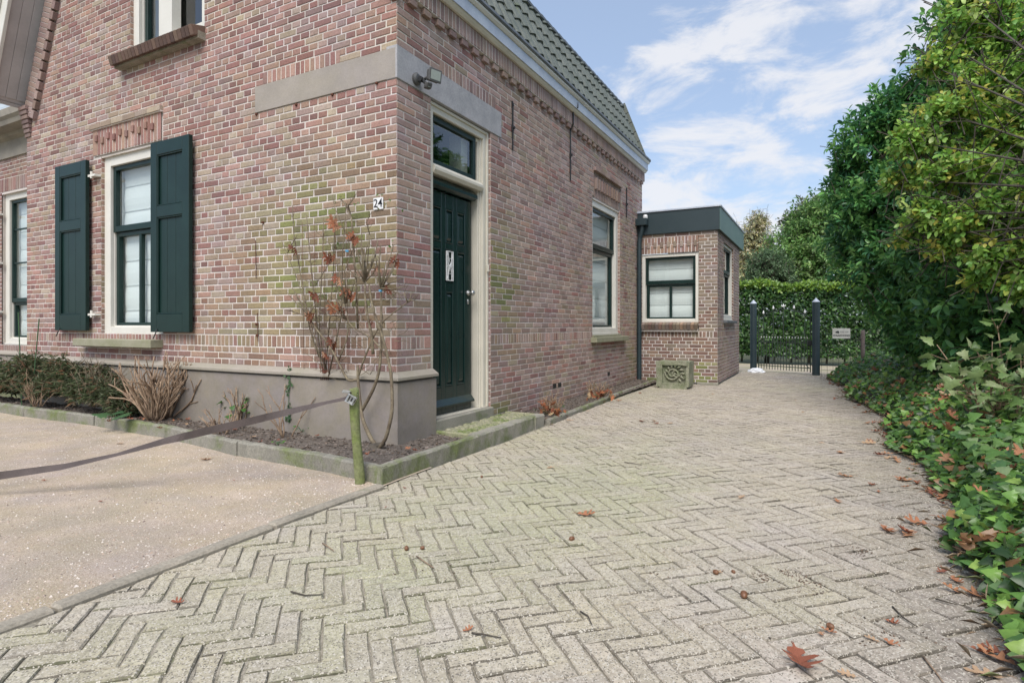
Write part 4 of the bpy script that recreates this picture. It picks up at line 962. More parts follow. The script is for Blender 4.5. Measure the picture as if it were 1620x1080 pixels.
for i in range(17):
    t = t0+(t1-t0)*(i+1)/18; mb = MB(); mb.tube([gp(t,.06), gp(t,.76)], .0085, 5); b = mb.build('bar', 'gate_paint', gt)
    mb = MB(); c = gp(t,.76); mb.lathe(c, [(.002,0),(.009,.012),(.001,.04)], 6); mb.build('tip', 'plastic_white', b)
for i in range(5):
    t = t0+(t1-t0)*(i+.5)/5; h = 1.20+.20*math.sin(PI*(t-t0)/(t1-t0)); mb = MB(); mb.tube([gp(t,.665), gp(t,h+.04)], .0085, 5); b = mb.build('bar', 'gate_paint', gt)
    mb = MB(); c = gp(t,h+.03); mb.lathe(c, [(.004,0),(.022,.02),(.018,.05),(.002,.09)], 8)
    if i == 2:
        for s in (-1, 1): mb.tube([c+ZV*.01, c+gu*(.04*s)+ZV*.035, c+gu*(.05*s)+ZV*.07], [.008,.012,.003], 6)
    mb.build('tip', 'plastic_white', b)
for k, (z, s) in enumerate(((1.33,1),(1.22,1),(1.22,-1),(1.33,-1))):
    tc_ = t1-.17 if s > 0 else t0+.17; mb = MB(); mb.tube([gp(tc_-.1*s, z+.03), gp(tc_, z+.02), gp(tc_+.09*s, z-.05)], .005, 5); mb.build('scroll', 'gate_paint', gt)
mb = MB(); mb.obox(gp(t1-.05,.62)-gn*.03, gu, gn, ZV, .08, .05, .10, bev=.005); mb.build('latch', 'iron', gt)
# wire fence, its rough post and the dog sign
fp = Vector((3.79,10.25,0)); mb = wobble_post((fp.x,fp.y,-.05), (fp.x-.01,fp.y,.93), .042, n=10); tag(mb.build('fence_post', 'old_wood', smooth=True), 'short weathered wooden post holding up the wire fence above the ivy', 'fence post')
mb = MB(); fa = Vector((3.03,10.0,0)); fb = Vector((3.77,10.24,0)); fc = Vector((5.6,10.5,0))
for a, b in ((fa,fb),(fb+Vector((.05,0,0)),fc)):
    for z in (.96,.86,.74,.60,.44,.28,.12): mb.tube([a+ZV*z, a.lerp(b,.5)+ZV*(z-.01), b+ZV*z], .0035, 4)
    k = int((b-a).length/.105)
    for i in range(k+1): q = a.lerp(b, i/k); mb.tube([q+ZV*.02, q+ZV*.97], .0025, 4)
tag(mb.build('wire_fence', 'wire', smooth=True), 'low rusty green wire mesh fence running from the gate post into the bushes', 'fence')
sg = empty('dog_warning_sign', (3.36,10.07,.76), 'small white sign with a dog head warning of a watchdog, hung on the wire fence', 'sign')
su = (fb-fa).normalized(); sn = Vector((su.y,-su.x,0)); sc_ = Vector((3.385,10.10,.875))+sn*.02
def sp_(a, b, c=0): return sc_+su*a+ZV*b+sn*c
mb = MB(); mb.obox(sp_(-.17,-.105,0), su, ZV, sn, .34, .21, .006, bev=.002); mb.build('panel', 'sign_white', sg)
mb = MB(); H = [(-.115,.03),(-.095,.045),(-.080,.040),(-.070,.062),(-.060,.045),(-.045,.060),(-.047,.035),(-.040,.015),(-.060,-.005),(-.068,.008),(-.085,.012),(-.105,.008)]
F = [sp_(a, b, .0072) for a, b in H]; B = [sp_(a, b, .0062) for a, b in H]; m_ = len(H); mb.faces(F+B, [tuple(range(m_))[::-1]]+[(i, (i+1)%m_, m_+(i+1)%m_, m_+i) for i in range(m_)])
mb.build('dog_head', 'number_black', sg)
text_mesh('PAS OP', .050, sp_(.055,.030,.0072), su, ZV, sn, 'number_grey', sg, 'lettering'); text_mesh('WAAKHOND', .053, sp_(0,-.043,.0072), su, ZV, sn, 'number_black', sg, 'lettering', offset=.0012)
# white bag crumpled at the foot of the gate post
mb = MB(); bcn = Vector((1.75,10.25,0)); random.seed(5); nb_ = 16
G = [[None]*nb_ for _ in range(7)]
for i in range(7):
    for k in range(nb_):
        an = 2*PI*k/nb_; r = (.15*math.cos(i/6*PI/2)+.012)*(1+.35*mn.noise(Vector((math.cos(an)*2, math.sin(an)*2, i*.7)))); z = .09*math.sin(i/6*PI/2)*(1+.5*mn.noise(Vector((math.cos(an)*2, math.sin(an)*2, 7+i))))
        G[i][k] = bcn+Vector((r*math.cos(an)*1.1, r*math.sin(an)*.8, z))
for i in range(6):
    for k in range(nb_): mb.poly([G[i][k], G[i][(k+1)%nb_], G[i+1][(k+1)%nb_], G[i+1][k]])
mb.poly([G[6][k] for k in range(nb_)]); tag(mb.build('plastic_bag', 'bag'), 'crumpled white plastic bag lying at the foot of the gate post', 'bag')
# bamboo canes in the left bed
for pts, lab in ((((29,494,.0),(32,577,0)),'thin straight green cane standing in the bed, left of the other one'),(((62,504,0),(55,580,0)),'thin green cane leaning slightly right, between the pale window and the green shutter')):
    a = onp(pts[0][0],pts[0][1],1,-.34); b = onp(pts[1][0],pts[1][1],1,-.34); b = a+(b-a)*((a.z-.06)/(a.z-b.z)); mb = MB(); mb.tube([b, b.lerp(a,.5), a], .006, 6)
    tag(mb.build('garden_cane', 'stem_green'), lab, 'cane', 'garden canes')
# ================================================================ PLANTS
random.seed(31)
def pcol(c, j=.12): k = random.uniform(1-j, 1+j); return tuple(x*k for x in c)
def stem_path(p0, d, L_, n=6, wob=.12, grav=0.0):
    P = [Vector(p0)]; d = Vector(d).normalized()
    for i in range(n):
        d = (d+Vector((random.uniform(-wob,wob), random.uniform(-wob,wob), random.uniform(-wob,wob)-grav))).normalized(); P.append(P[-1]+d*(L_/n))
    return P
# --- climbing shrub at the corner, tied to wires
cs = empty('climbing_shrub', tuple(onp(597,700,1,-.19)), 'nearly bare rose-like shrub with dry brown leaves trained up the wall beside number 24', 'shrub')
main = [  # image tracks of the old stems, set 12-20 cm off the wall
 ([(600,706),(588,697),(575,668),(571,650),(566,600),(566,577)], -.16, .013),
 ([(571,652),(590,618),(600,589),(603,551),(603.5,500),(602.5,455)], -.15, .010),
 ([(597,704),(610,696),(619,660),(621,640),(619,592),(614,567),(606,535),(595,505),(588,480),(584,450)], -.20, .011),
 ([(566,598),(575,570),(592,530),(603,512),(618,498),(645,478)], -.13, .006),
 ([(566,600),(550,603),(535,572),(520,545),(500,520),(487,500)], -.14, .008),
 ([(590,560),(588,530),(580,495),(577.5,470),(577.5,445)], -.16, .009),
 ([(614,567),(600,548),(585,532),(560,520),(548,505)], -.15, .005),
 ([(535,572),(548,540),(552,510),(546,480)], -.12, .005),
]
mb = MB(); tips = []
for trk, y, r in main:
    P = [onp(px, py, 1, y-.02*math.sin(i)) for i, (px, py) in enumerate(trk)]; n_ = len(P)
    if trk[0][1] > 690: P[0].z = .07
    if n_ > 2:      # smooth
        Q = []
        for a, b in zip(P[:-1], P[1:]): Q += [a, a.lerp(b, .33), a.lerp(b, .66)]
        Q.append(P[-1]); P = [Q[0]]+[(Q[i-1]+Q[i]*2+Q[i+1])/4 for i in range(1, len(Q)-1)]+[Q[-1]]
    mb.tube(P, [1.5*r*(1-.5*i/(len(P)-1)) for i in range(len(P))], 7)
fans = [(577.5,446,[(556,405),(563,392),(571,385),(577,400),(590,398),(598,378),(585,372),(548,420),(595,420),(572,360),(560,430),(590,412),(567,410),(582,382)]),
        (602.5,456,[(592,390),(603,385),(612,402),(622,388),(630,396),(640,440),(590,430),(622,420),(638,468),(615,430),(600,398),(645,452)]),
        (546,480,[(530,445),(548,430),(535,420),(560,445),(524,470),(552,452)]),(487,500,[(470,470),(462,455),(478,465),(492,478),(505,470),(455,490)]),
        (548,505,[(520,480),(505,470),(530,470),(512,500),(540,478)]),(645,478,[(655,470),(662,478),(650,462),(640,460)])]
for cx, cy, tl in fans:
    c = onp(cx, cy, 1, -.16)
    for (px, py) in tl:
        e = onp(px, py, 1, random.uniform(-.24,-.05)); m_ = c.lerp(e, .5)+Vector((random.uniform(-.02,.02), random.uniform(-.02,.02), random.uniform(-.02,.02)))
        mb.tube([c, m_, e], [.0065,.005,.0026], 5)
        for q in range(3):
            s = m_.lerp(e, random.random()); P = stem_path(s, (e-c).normalized()+Vector((random.uniform(-.9,.9), random.uniform(-.5,.3), random.uniform(-.6,.7))), random.uniform(.03,.10), 3); mb.tube(P, [.0024,.002,.0016,.001], 4)
top = [([(505,565),(490,520),(475,430),(465,372),(463,325)],-.08,.004),([(508,570),(497,470),(490,400),(485,340)],-.09,.004),([(515,590),(505,520),(509,430),(512,350)],-.07,.004),
       ([(515,592),(522,500),(528,420),(530,338)],-.08,.0035),([(520,595),(540,500),(542,400),(548,322)],-.09,.004),([(566,520),(563,440),(560,400),(558,372),(556,345),(546,322),(537,314)],-.12,.006),
       ([(556,345),(551,325),(561,313)],-.12,.004),([(549,480),(545,430),(556,400),(548,370),(530,330),(525,308)],-.10,.003),([(512,590),(500,540),(482,480),(470,440),(445,380)],-.10,.003),
       ([(455,400),(465,380),(470,372)],-.08,.003),([(585,372),(580,352),(585,340)],-.12,.003),([(500,365),(520,385),(533,395)],-.09,.003),([(460,470),(490,500),(520,520)],-.10,.003),([(475,440),(500,450),(520,418),(530,410)],-.11,.0025)]
for trk, y, r in top:
    P = [onp(px, py, 1, y+random.uniform(-.015,.015)) for px, py in trk]; mb.tube(P, [1.6*r*(1-.4*i/(len(P)-1)) for i in range(len(P))], 5)
    for q in range(11):
        i = random.randrange(len(P)-1); s = P[i].lerp(P[i+1], random.random()); mb.tube(stem_path(s, (random.uniform(-1,1), random.uniform(-.4,.2), random.uniform(-.1,1)), random.uniform(.04,.14), 3), [.0022,.0018,.0014,.0008], 4)
for i in range(70):   # fine twigs of the lower tangle
    s = onp(random.uniform(500,640), random.uniform(470,600), 1, random.uniform(-.2,-.08)); mb.tube(stem_path(s, (random.uniform(-1,1), 0, random.uniform(-.2,1)), random.uniform(.1,.3), 5, .25), [.003,.0026,.0022,.0018,.0014,.001], 4)
mb.build('stems', 'stem_grey', cs, smooth=True)
mb = MB(); r_ = onp(592,704,1,-.20); r_.z = .09; mb.lathe(r_-Vector((0,0,.03)), [(.07,0),(.055,.03),(.035,.05),(0,.06)], 10); mb.tube([r_, r_+Vector((.06,.0,.02)), r_+Vector((.10,.01,.03))], [.03,.022,.012], 8); mb.build('rootstock', 'bark', cs)
OAK = [(0,0),(.10,.03),(.16,.13),(.24,.15),(.27,.07),(.36,.08),(.40,.24),(.50,.30),(.53,.20),(.50,.10),(.60,.09),(.68,.26),(.78,.30),(.79,.20),(.72,.08),(.84,.09),(.92,.12),(1,0)]
OAK = OAK+[(x,-y) for x, y in OAK[-2:0:-1]]
def T_oak(curl, seed):
    r = random.Random(seed); v = []; m_ = len(OAK)
    f_ = lambda x, y: curl*((x-.5)**2*.8+abs(y)**1.5*1.6*r.uniform(.75,1.25))+.02*math.sin(x*9+seed)
    for x, y in OAK: v.append((x-.5, y*(1+.15*math.sin(seed)), f_(x, y)))
    for x in (.12,.32,.52,.70,.88): v.append((x-.5, 0, curl*(x-.5)**2*.8-.01))
    k = m_; f = []
    idx = [0,0,0,0,1,1,1,2,2,2,2,3,3,3,3,4,4,4]
    half = len(OAK)//2+1
    mi = lambda i: k+idx[i if i < 18 else m_-i]
    for i in range(m_):
        j = (i+1) % m_; a, b = mi(i), mi(j)
        f.append((i, a, j)) if a == b else f.append((i, a, b, j))
    return np.array(v), f
DRY = [(.17,.05,.022),(.22,.08,.035),(.13,.04,.02),(.33,.17,.10),(.11,.035,.017)]
lp = [(523,350,.16),(531,357,.09),(555,372,.12),(560,380,.10),(460,391,.11),(516,406,.13),(524,404,.09),(530,440,.11),(494,465,.11),(545,461,.15),(552,464,.12),(522,483,.14),(533,485,.12),(487,497,.13),(596,425,.09),(622,411,.11),(612,457,.09),(522,540,.12),(513,560,.09),(512,585,.08),(585,508,.07)]
P = []; X_ = []; Nn = []; S_ = []; C_ = []
for px, py, s in lp:
    for q in range(3 if s > .1 else 2):
        p = onp(px+q*4, py+q*3, 1, random.uniform(-.18,-.10)); P.append(tuple(p)); X_.append((random.uniform(-.6,.6), random.uniform(-.2,.2), random.uniform(-1,-.1))); Nn.append((random.uniform(-.5,.5),-1,random.uniform(-.2,.7))); S_.append(s*.85); C_.append(pcol(random.choice(DRY), .2))
leaves('dry_foliage', P, X_, Nn, S_, T_oak(.55, 3), C_, 'leaf_dry', cs)
n = 60; P = np.array([tuple(onp(*q, 1, -.12)) for q in [(random.choice((628,620,535,560,596,640,545,525))+random.uniform(-12,12), random.choice((390,470,315,330,440,395))+random.uniform(-10,10)) for _ in range(n)]])
leaves('young_foliage', P, rvec(n), rvec(n)+[0,-.8,.4], rng.uniform(.015,.035,n), T_oval(.3), pal([(.10,.17,.05),(.14,.20,.07),(.22,.24,.13)], n), 'leaf', cs)
for px, py in ((549,397),(602,460)):
    p = onp(px, py, 1, -.15); mb = MB(); mb.lathe(p, [(.014,-.006),(.016,0),(.014,.006)], 8); mb.build('plant_tie', 'blue_tag', cs)
# --- wire trellis on the wall behind it
mb = MB()
for px, y0_, y1_ in ((478,352,590),(497,350,598),(512,345,610),(530,345,600),(548,350,600)):
    a = onp(px,y0_,1,-.03); b = onp(px+3,y1_,1,-.03); mb.tube([a, a.lerp(b,.5)+Vector((.004,-.003,0)), b], .0022, 4)
for y0_ in (357,402,520,548,575,590): a = onp(463,y0_+2,1,-.033); b = onp(566,y0_-4+(y0_-450)*.03,1,-.033); mb.tube([a, b], .0022, 4)
for q in range(5): a = onp(507+q*3.2,562,1,-.05); b = onp(507.5+q*3,601,1,-.06); mb.tube([a,b], .004, 4)
tag(mb.build('wire_trellis', 'rust', smooth=True), 'rusty wire trellis fixed to the brick wall behind the climbing shrub', 'trellis')
# --- pruned woody shrubs in the beds
def pruned(px, py, z0, n, h, spread, label, m='stem_tan', lean=0, r0=.010, name='pruned_shrub', leafn=0, lc=None, br=1.0):
    root = onp(px, py, 2, z0); root.y = min(root.y, -.10) if root.x < .05 and root.y > -1 and root.y < .3 else root.y
    o = empty(name, tuple(root), label, 'shrub'); mb = MB(); ends = []
    for i in range(n):
        a = random.uniform(0, 2*PI); sp_r = random.random()**.6*spread; d = Vector((math.cos(a)*sp_r+lean, math.sin(a)*sp_r*.55, 1)); L_ = h*random.uniform(.55, 1.05)
        p0 = root+Vector((math.cos(a)*.05, math.sin(a)*.03, -.02)); P = stem_path(p0, d, L_, 7, .30, -.03)
        for q in P: q.y = min(q.y, -.065) if (q.x < .05 and root.y < .3) else q.y
        for q in P: q.x = max(q.x, .04) if root.y > .3 else q.x
        mb.tube(P, [r0*(1-.5*k/7)*random.uniform(.85,1.1) for k in range(8)], 6)
        for k in range(int(random.choice((1,2,3))*br)):
            j = random.randrange(2, 7); dd = (P[j]-P[j-1]).normalized()+Vector((random.uniform(-.8,.8), random.uniform(-.4,.4), random.uniform(0,.5))); Q = stem_path(P[j], dd, L_*random.uniform(.12,.34), 4, .22)
            for q in Q: q.y = min(q.y, -.06) if (q.x < .05 and root.y < .3) else q.y
            for q in Q: q.x = max(q.x, .03) if root.y > .3 else q.x
            mb.tube(Q, [r0*.55,r0*.5,r0*.45,r0*.4,r0*.35], 5); ends.append(Q[-1])
        ends.append(P[-1])
    mb.build('stems', m, o, smooth=True)
    if leafn:
        P = np.array([tuple(random.choice(ends)+Vector((random.uniform(-.04,.04), random.uniform(-.04,.03), random.uniform(-.12,.03)))) for _ in range(leafn)])
        leaves('foliage', P, rvec(leafn)*[1,1,.4], rvec(leafn)*.5+[0,-.5,.8], rng.uniform(.05,.09,leafn), T_lobed(MAPLE), pal(lc or [(.07,.17,.035),(.10,.22,.05)], leafn), 'leaf', o)
    return o
pruned(243, 665, .09, 40, .74, 1.0, 'big clump of bare tan pruned stems below the green-shuttered window', lean=-.15, r0=.0115, br=2)
pruned(150, 640, .2, 26, .62, .9, 'fine dry grey twigs rising from the ground cover below the shutter left of the window', m='stem_grey', r0=.0042, br=2)
pruned(60, 640, .15, 16, .45, 1.0, 'fine dry twigs at the far left of the front bed', m='stem_tan', r0=.0035, br=2)
pruned(272, 660, .09, 11, .72, .5, 'few upright bare tan stems against the plinth, right of the big pruned clump', r0=.011, lean=.2, br=1.3)
pruned(350, 684, .09, 14, .30, .8, 'short clump of cut bare stems between the big pruned clump and the leafy stems', r0=.006, lean=-.05)
pruned(384, 672, .09, 9, .52, .4, 'reddish pruned stems with fresh green lobed leaves behind the strap', r0=.008, leafn=11, lean=.1)
pruned(455, 690, .09, 6, .48, .3, 'small bare forked stub with ivy at its foot, just left of the strapped post', r0=.007, leafn=0, lean=0)
pruned(871, 652, .04, 34, .27, .9, 'dry tuft of brown stalks in the side bed nearest the doorstep', m='stem_tan', r0=.006, br=.8)
pruned(946, 627, .04, 34, .30, .9, 'dry tuft of brown stalks with a little green, below the side window', m='stem_tan', r0=.006, br=.8)
for par, (px, py) in (('a', (871,650)), ('b', (946,625))):
    root = onp(px, py, 2, .08); n = 34; P = np.array(tuple(root))+rng.normal(size=(n,3))*[.09,.13,.04]; P[:,0] = np.maximum(P[:,0], .03); P[:,2] = np.abs(P[:,2]-.05)+.05
    ob = [o for o in bpy.data.objects if o.name.startswith('pruned_shrub') and abs(ORG[o.name].y-root.y) < .4 and o.type == 'EMPTY'][0]
    leaves('dry_foliage', P, rvec(n), rvec(n)+[0,0,.8], rng.uniform(.06,.12,n), T_oak(.6, 5), pal([(.26,.085,.035),(.33,.12,.05),(.19,.06,.03),(.36,.25,.14)], n), 'leaf_dry', ob)
    n = 16; P = np.array(tuple(root))+rng.normal(size=(n,3))*[.07,.10,.02]; P[:,0] = np.maximum(P[:,0], .05)
    leaves('foliage', P, rvec(n), rvec(n)+[0,0,.8], rng.uniform(.03,.05,n), T_oval(.3), pal([(.10,.17,.07),(.22,.27,.16)], n), 'leaf', ob)
# --- fine green cover at the left end of the front bed (stuff)
n = 17000; xs = -7.2+3.95*rng.random(n)**.9; ys_ = -.44+.38*rng.random(n)
hh = np.array([.46+.30*mn.noise(Vector((x*2.1, y*2, 0))) for x, y in zip(xs, ys_)])*np.clip((-3.15-xs)*1.6, .1, 1)*np.clip(1.25-np.abs(ys_+.28)*2.2, .3, 1)+.02
zs = .09+hh*rng.uniform(.25,1.05,n)**.7
P = np.stack([xs, ys_, zs], 1); Xd = rvec(n)*[1.3,1,.5]+[.1,-.5,.05]
leaves('ground_cover', P, Xd, rvec(n)+[0,-.4,.8], rng.uniform(.035,.11,n), T_simple(.05,.25), pal([(.11,.15,.07),(.16,.195,.10),(.20,.22,.13),(.075,.10,.05),(.30,.24,.16),(.30,.17,.10)], n, .25, [.24,.24,.18,.11,.13,.10]), 'leaf', origin=(-4.7,-.3,.08))['kind'] = 'stuff'
gc = bpy.data.objects['ground_cover']; tag(gc, 'feathery dark green and brown evergreen ground cover in the bed below the wall', 'ground cover')
# single small plants in the front bed
def herb(px, py, z, n, size, label, cols, spread=.05, h=.06, tm=None, cat='plant', name='small_plant'):
    r0 = onp(px, py, 2, z); o = empty(name, tuple(r0), label, cat); mb = MB(); P = []; X_ = []
    for i in range(n):
        a = 2*PI*i/n+random.uniform(-.3,.3); e = r0+Vector((math.cos(a)*spread, math.sin(a)*spread*.7, h*random.uniform(.5,1.3))); mb.tube([r0, r0.lerp(e,.6)+ZV*.02, e], .0022, 4); P.append(tuple(e)); X_.append((math.cos(a), math.sin(a), .1))
    mb.build('stems', 'stem_green', o); leaves('foliage', P, X_, [(0,-.3,1)]*n, [size*random.uniform(.8,1.2) for _ in range(n)], tm or T_lobed(IVY), pal(cols, n), 'leaf', o)
G1 = [(.07,.17,.035),(.10,.23,.05)]
herb(182,664,.12,3,.15,'pair of serrated green leaves at the kerb in front of the pruned clump',[(.05,.12,.05),(.07,.15,.06)],.08,.05,T_lobed(MAPLE))
herb(57,590,.42,3,.11,'bright yellow-green sprig poking out of the dark ground cover',[(.25,.42,.05),(.20,.36,.05)],.05,.06,T_oval(.3))
herb(478,683,.10,7,.035,'low ivy sprig against the grey plinth left of the strapped post',G1,.07,.04)
herb(440,705,.10,5,.03,'tiny seedling with pale leaves just inside the front kerb',G1,.04,.03)
# a trail of ivy up the plinth
mb = MB(); tr = [onp(x, y, 1, -.065) for x, y in ((457,668),(456,640),(458,610),(457,580))]; io = empty('ivy_trail', tuple(tr[0]), 'thin trail of dark ivy climbing the grey plinth left of the wooden post', 'ivy')
mb.tube(tr, .003, 4); mb.build('stems', 'stem_green', io); n = 42; k = rng.random(n); P = np.array([tuple(tr[0].lerp(tr[-1], t)) for t in k])+rng.normal(size=(n,3))*[.022,.004,.012]
leaves('foliage', P, rvec(n)*[1,.2,1], rvec(n)*.3+[0,-1,.3], rng.uniform(.018,.035,n), T_lobed(IVY), pal([(.04,.09,.03),(.06,.12,.04)], n), 'leaf', io)
# ---------------------------------------------------------------- leaf masses
def sprays(centers, radii, n_twig, per, tl, size, cols, w=None, up=.35, flat=.8, droop=.15, seed=1, shell=.55, squash=(1,1,1), cw=None):
    """twigs scattered through ellipsoid clumps, each with leaves in a spiral. returns arrays for leaves()"""
    r = np.random.default_rng(seed); cw = cw if cw is not None else np.array(radii)**2; cw = np.array(cw)/np.sum(cw); ci = r.choice(len(centers), n_twig, p=cw)
    d = nrm(r.normal(size=(n_twig,3))); rr = (shell+(1-shell)*r.random(n_twig)**.6)*(1+.12*r.normal(size=n_twig))
    tp = np.array(centers)[ci]+d*rr[:,None]*np.array(radii)[ci][:,None]*np.array(squash)
    td = nrm(d+r.normal(size=(n_twig,3))*.55+np.array([0,0,up-droop]))
    clumpc = r.integers(0, len(cols), n_twig)
    a0 = nrm(np.cross(td, r.normal(size=(n_twig,3)))); b0 = np.cross(td, a0)
    P = []; X = []; N_ = []; S = []; C = []; cols = np.array(cols)
    for k in range(per):
        t = k/per; an = k*2.4+r.uniform(-.3,.3,n_twig); side = a0*np.cos(an)[:,None]+b0*np.sin(an)[:,None]
        P.append(tp-td*(tl*(1-t))[:,None] if isinstance(tl, np.ndarray) else tp-td*tl*(1-t)+side*.004)
        X.append(nrm(side*(1.1-.5*t)+td*(.45+.5*t)+np.array([0,0,-droop])))
        N_.append(nrm(np.array([0,0,flat])+td*.35+r.normal(size=(n_twig,3))*.35)); S.append(size*r.uniform(.65,1.15,n_twig))
        ci2 = np.where(r.random(n_twig) < .65, clumpc, r.integers(0, len(cols), n_twig)); C.append(cols[ci2]*r.uniform(.8,1.2,(n_twig,1)))
    return [np.concatenate(q) for q in (P,X,N_,S,C)], tp, td
def foliage_part(name, arr, tm, m, parent): return leaves(name, arr[0], arr[1], arr[2], arr[3], tm, arr[4], m, parent)
def limbs(mb, base, targets, r0, trunkh, bend=.1):
    base = Vector(base); top = base+ZV*trunkh; mb.tube([base-ZV*.1, base.lerp(top,.5)+Vector((bend,0,0)), top], [r0*1.15,r0,r0*.85], 10)
    for t in targets:
        t = Vector(t); m1 = top.lerp(t, .4)+Vector((random.uniform(-.15,.15), random.uniform(-.15,.15), .1)); mb.tube([top-ZV*random.uniform(0,.3), m1, t], [r0*.5,r0*.3,r0*.08], 6)
        for q in range(5):
            s = m1.lerp(t, random.random()); e = s+Vector((random.uniform(-.5,.5), random.uniform(-.5,.5), random.uniform(-.1,.5))); mb.tube([s, s.lerp(e,.5)+ZV*.04, e], [r0*.14,r0*.09,.003], 5)
LAUR = [(.085,.23,.075),(.11,.29,.08),(.155,.35,.09),(.09,.26,.11),(.21,.41,.12),(.06,.17,.07)]
def crown_tree(name, label, base, clumps, n_twig, per, size, cols, tm, m, tl=.14, r0=.07, trunkh=1.0, seed=1, cat='tree', group=None, **kw):
    o = empty(name, tuple(base), label, cat, group); cs_ = [tuple(c[0]) for c in clumps]; rs = [c[1] for c in clumps]
    arr, tp, td = sprays(cs_, rs, n_twig, per, tl, size, cols, seed=seed, **kw); foliage_part('crown', arr, tm, m, o)
    mb = MB(); random.seed(seed); limbs(mb, base, cs_, r0, trunkh)
    st_ = max(1, n_twig//900)
    for p, d in zip(tp[::st_], td[::st_]): p = Vector(p); d = Vector(d); mb.tube([p-d*tl*2.6, p-d*tl*1.2+ZV*.01, p], [.006,.004,.002], 4, cap=False)
    mb.build('trunk', 'bark', o, smooth=True); return o
def C_(px, py, d, r): return (at(px, py, d), r)
lc = [C_(1378,232,9.3,.62),C_(1352,300,9.6,.52),C_(1425,185,9.0,.62),C_(1352,372,9.8,.52),C_(1385,420,9.4,.62),C_(1440,300,8.8,.80),C_(1500,190,8.6,.85),C_(1395,330,9.0,.6),
      C_(1440,400,8.6,.75),C_(1418,468,9.2,.48),C_(1450,480,8.5,.6)]
crown_tree('laurel_tree', 'tall glossy dark green laurel leaning over the drive, left of the yellow-green tree', (4.35,5.9,0), lc, 4000, 8, .125, LAUR, T_oval(.19,.12), 'leaf_gloss', seed=3, shell=.5, trunkh=1.4, r0=.08, up=.5)
lc2 = [C_(1500,400,7.4,.75),C_(1560,470,6.6,.75),C_(1520,520,7.0,.55),C_(1600,360,7.2,.9),C_(1460,520,7.8,.45),C_(1590,250,7.6,1.0),C_(1620,520,6.0,.7),C_(1680,420,6.4,.9),C_(1560,540,6.5,.4),C_(1700,250,7.2,1.1),C_(1640,90,7.6,1.1),C_(1560,60,8.2,.9)]
crown_tree('laurel_tree', 'dark laurel bush filling the lower right behind the yellow-green branches', (5.4,3.6,0), lc2, 4300, 8, .135, [(.09,.23,.07),(.13,.30,.08),(.17,.35,.09),(.11,.27,.10),(.06,.16,.06)], T_oval(.2,.14), 'leaf_gloss', seed=8, shell=.45, trunkh=1.0, up=.3)
YG = [(.30,.50,.09),(.36,.55,.11),(.22,.42,.09),(.48,.60,.20),(.30,.49,.12),(.44,.52,.10),(.17,.36,.08),(.26,.47,.09),(.24,.44,.10),(.50,.47,.10)]
yc = [C_(1475,105,6.3,.22),C_(1510,75,6.3,.28),C_(1500,180,6.1,.42),C_(1560,130,6.1,.5),C_(1450,225,6.2,.34),C_(1520,270,5.9,.45),C_(1590,230,5.9,.5),C_(1430,285,6.4,.26),C_(1480,340,6.0,.36),C_(1550,350,5.7,.42),C_(1440,375,6.3,.20),C_(1600,400,5.4,.42),C_(1500,395,5.9,.24),C_(1560,30,6.2,.45),C_(1620,60,6.0,.5),C_(1620,320,5.5,.5),C_(1560,440,5.6,.24),C_(1650,180,5.8,.6),C_(1640,450,5.2,.35),C_(1530,5,6.4,.35)]
crown_tree('hornbeam_tree', 'yellow-green hornbeam with spreading leafy branches at the right, some leaves turning orange', (5.35,1.4,0), yc, 2900, 9, .072, YG, T_oval(.30,.10), 'leaf', tl=.17, seed=5, shell=.2, squash=(1,1,.55), trunkh=1.6, r0=.045, flat=1.0, droop=.25, up=.2)
# more of the same planting along the boundary beyond the frame, seen in the panes
crown_tree('laurel_tree', 'laurel standing on the boundary beyond the right edge of the picture', (6.2,-.5,0), [((5.9,-.6,1.6),1.2),((6.3,.8,2.2),1.2),((6.4,-1.9,2.0),1.2),((6.3,2.4,3.0),1.3)], 1500, 7, .15, LAUR, T_simple(.2,.12), 'leaf_gloss', seed=12, trunkh=1.0)
# --- hedge behind the gate
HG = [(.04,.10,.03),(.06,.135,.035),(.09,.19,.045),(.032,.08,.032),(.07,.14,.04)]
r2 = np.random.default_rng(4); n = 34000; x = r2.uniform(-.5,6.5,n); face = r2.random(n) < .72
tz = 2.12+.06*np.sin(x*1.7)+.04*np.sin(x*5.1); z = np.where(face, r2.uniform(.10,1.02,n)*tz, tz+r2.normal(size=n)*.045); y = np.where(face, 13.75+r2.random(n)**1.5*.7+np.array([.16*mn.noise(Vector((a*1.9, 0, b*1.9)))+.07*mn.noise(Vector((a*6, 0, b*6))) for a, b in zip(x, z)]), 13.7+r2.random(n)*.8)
P = np.stack([x,y,z],1); cc = pal(HG, n, .2); topm = (z > tz-.10); cc[topm] = pal([(.16,.28,.04),(.22,.34,.05),(.11,.21,.04)], int(topm.sum()), .15)  # top leaves get brighter greens, imitating light from above
ho = empty('hedge', (3.0,14.1,0), 'clipped laurel hedge behind the garden gate, light from above painted into its top leaves', 'hedge')
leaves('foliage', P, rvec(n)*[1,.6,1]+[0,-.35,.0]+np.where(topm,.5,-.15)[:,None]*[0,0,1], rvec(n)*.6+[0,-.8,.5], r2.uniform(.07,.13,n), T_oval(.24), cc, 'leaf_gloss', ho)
mb = MB(); random.seed(2)
for i in range(16): bx = -.3+i*.43; mb.tube([(bx,14.2,0),(bx+random.uniform(-.1,.1),14.15,1.0),(bx+random.uniform(-.2,.2),14.2,2.0)], [.03,.02,.01], 6)
mb.build('stems', 'bark', ho)
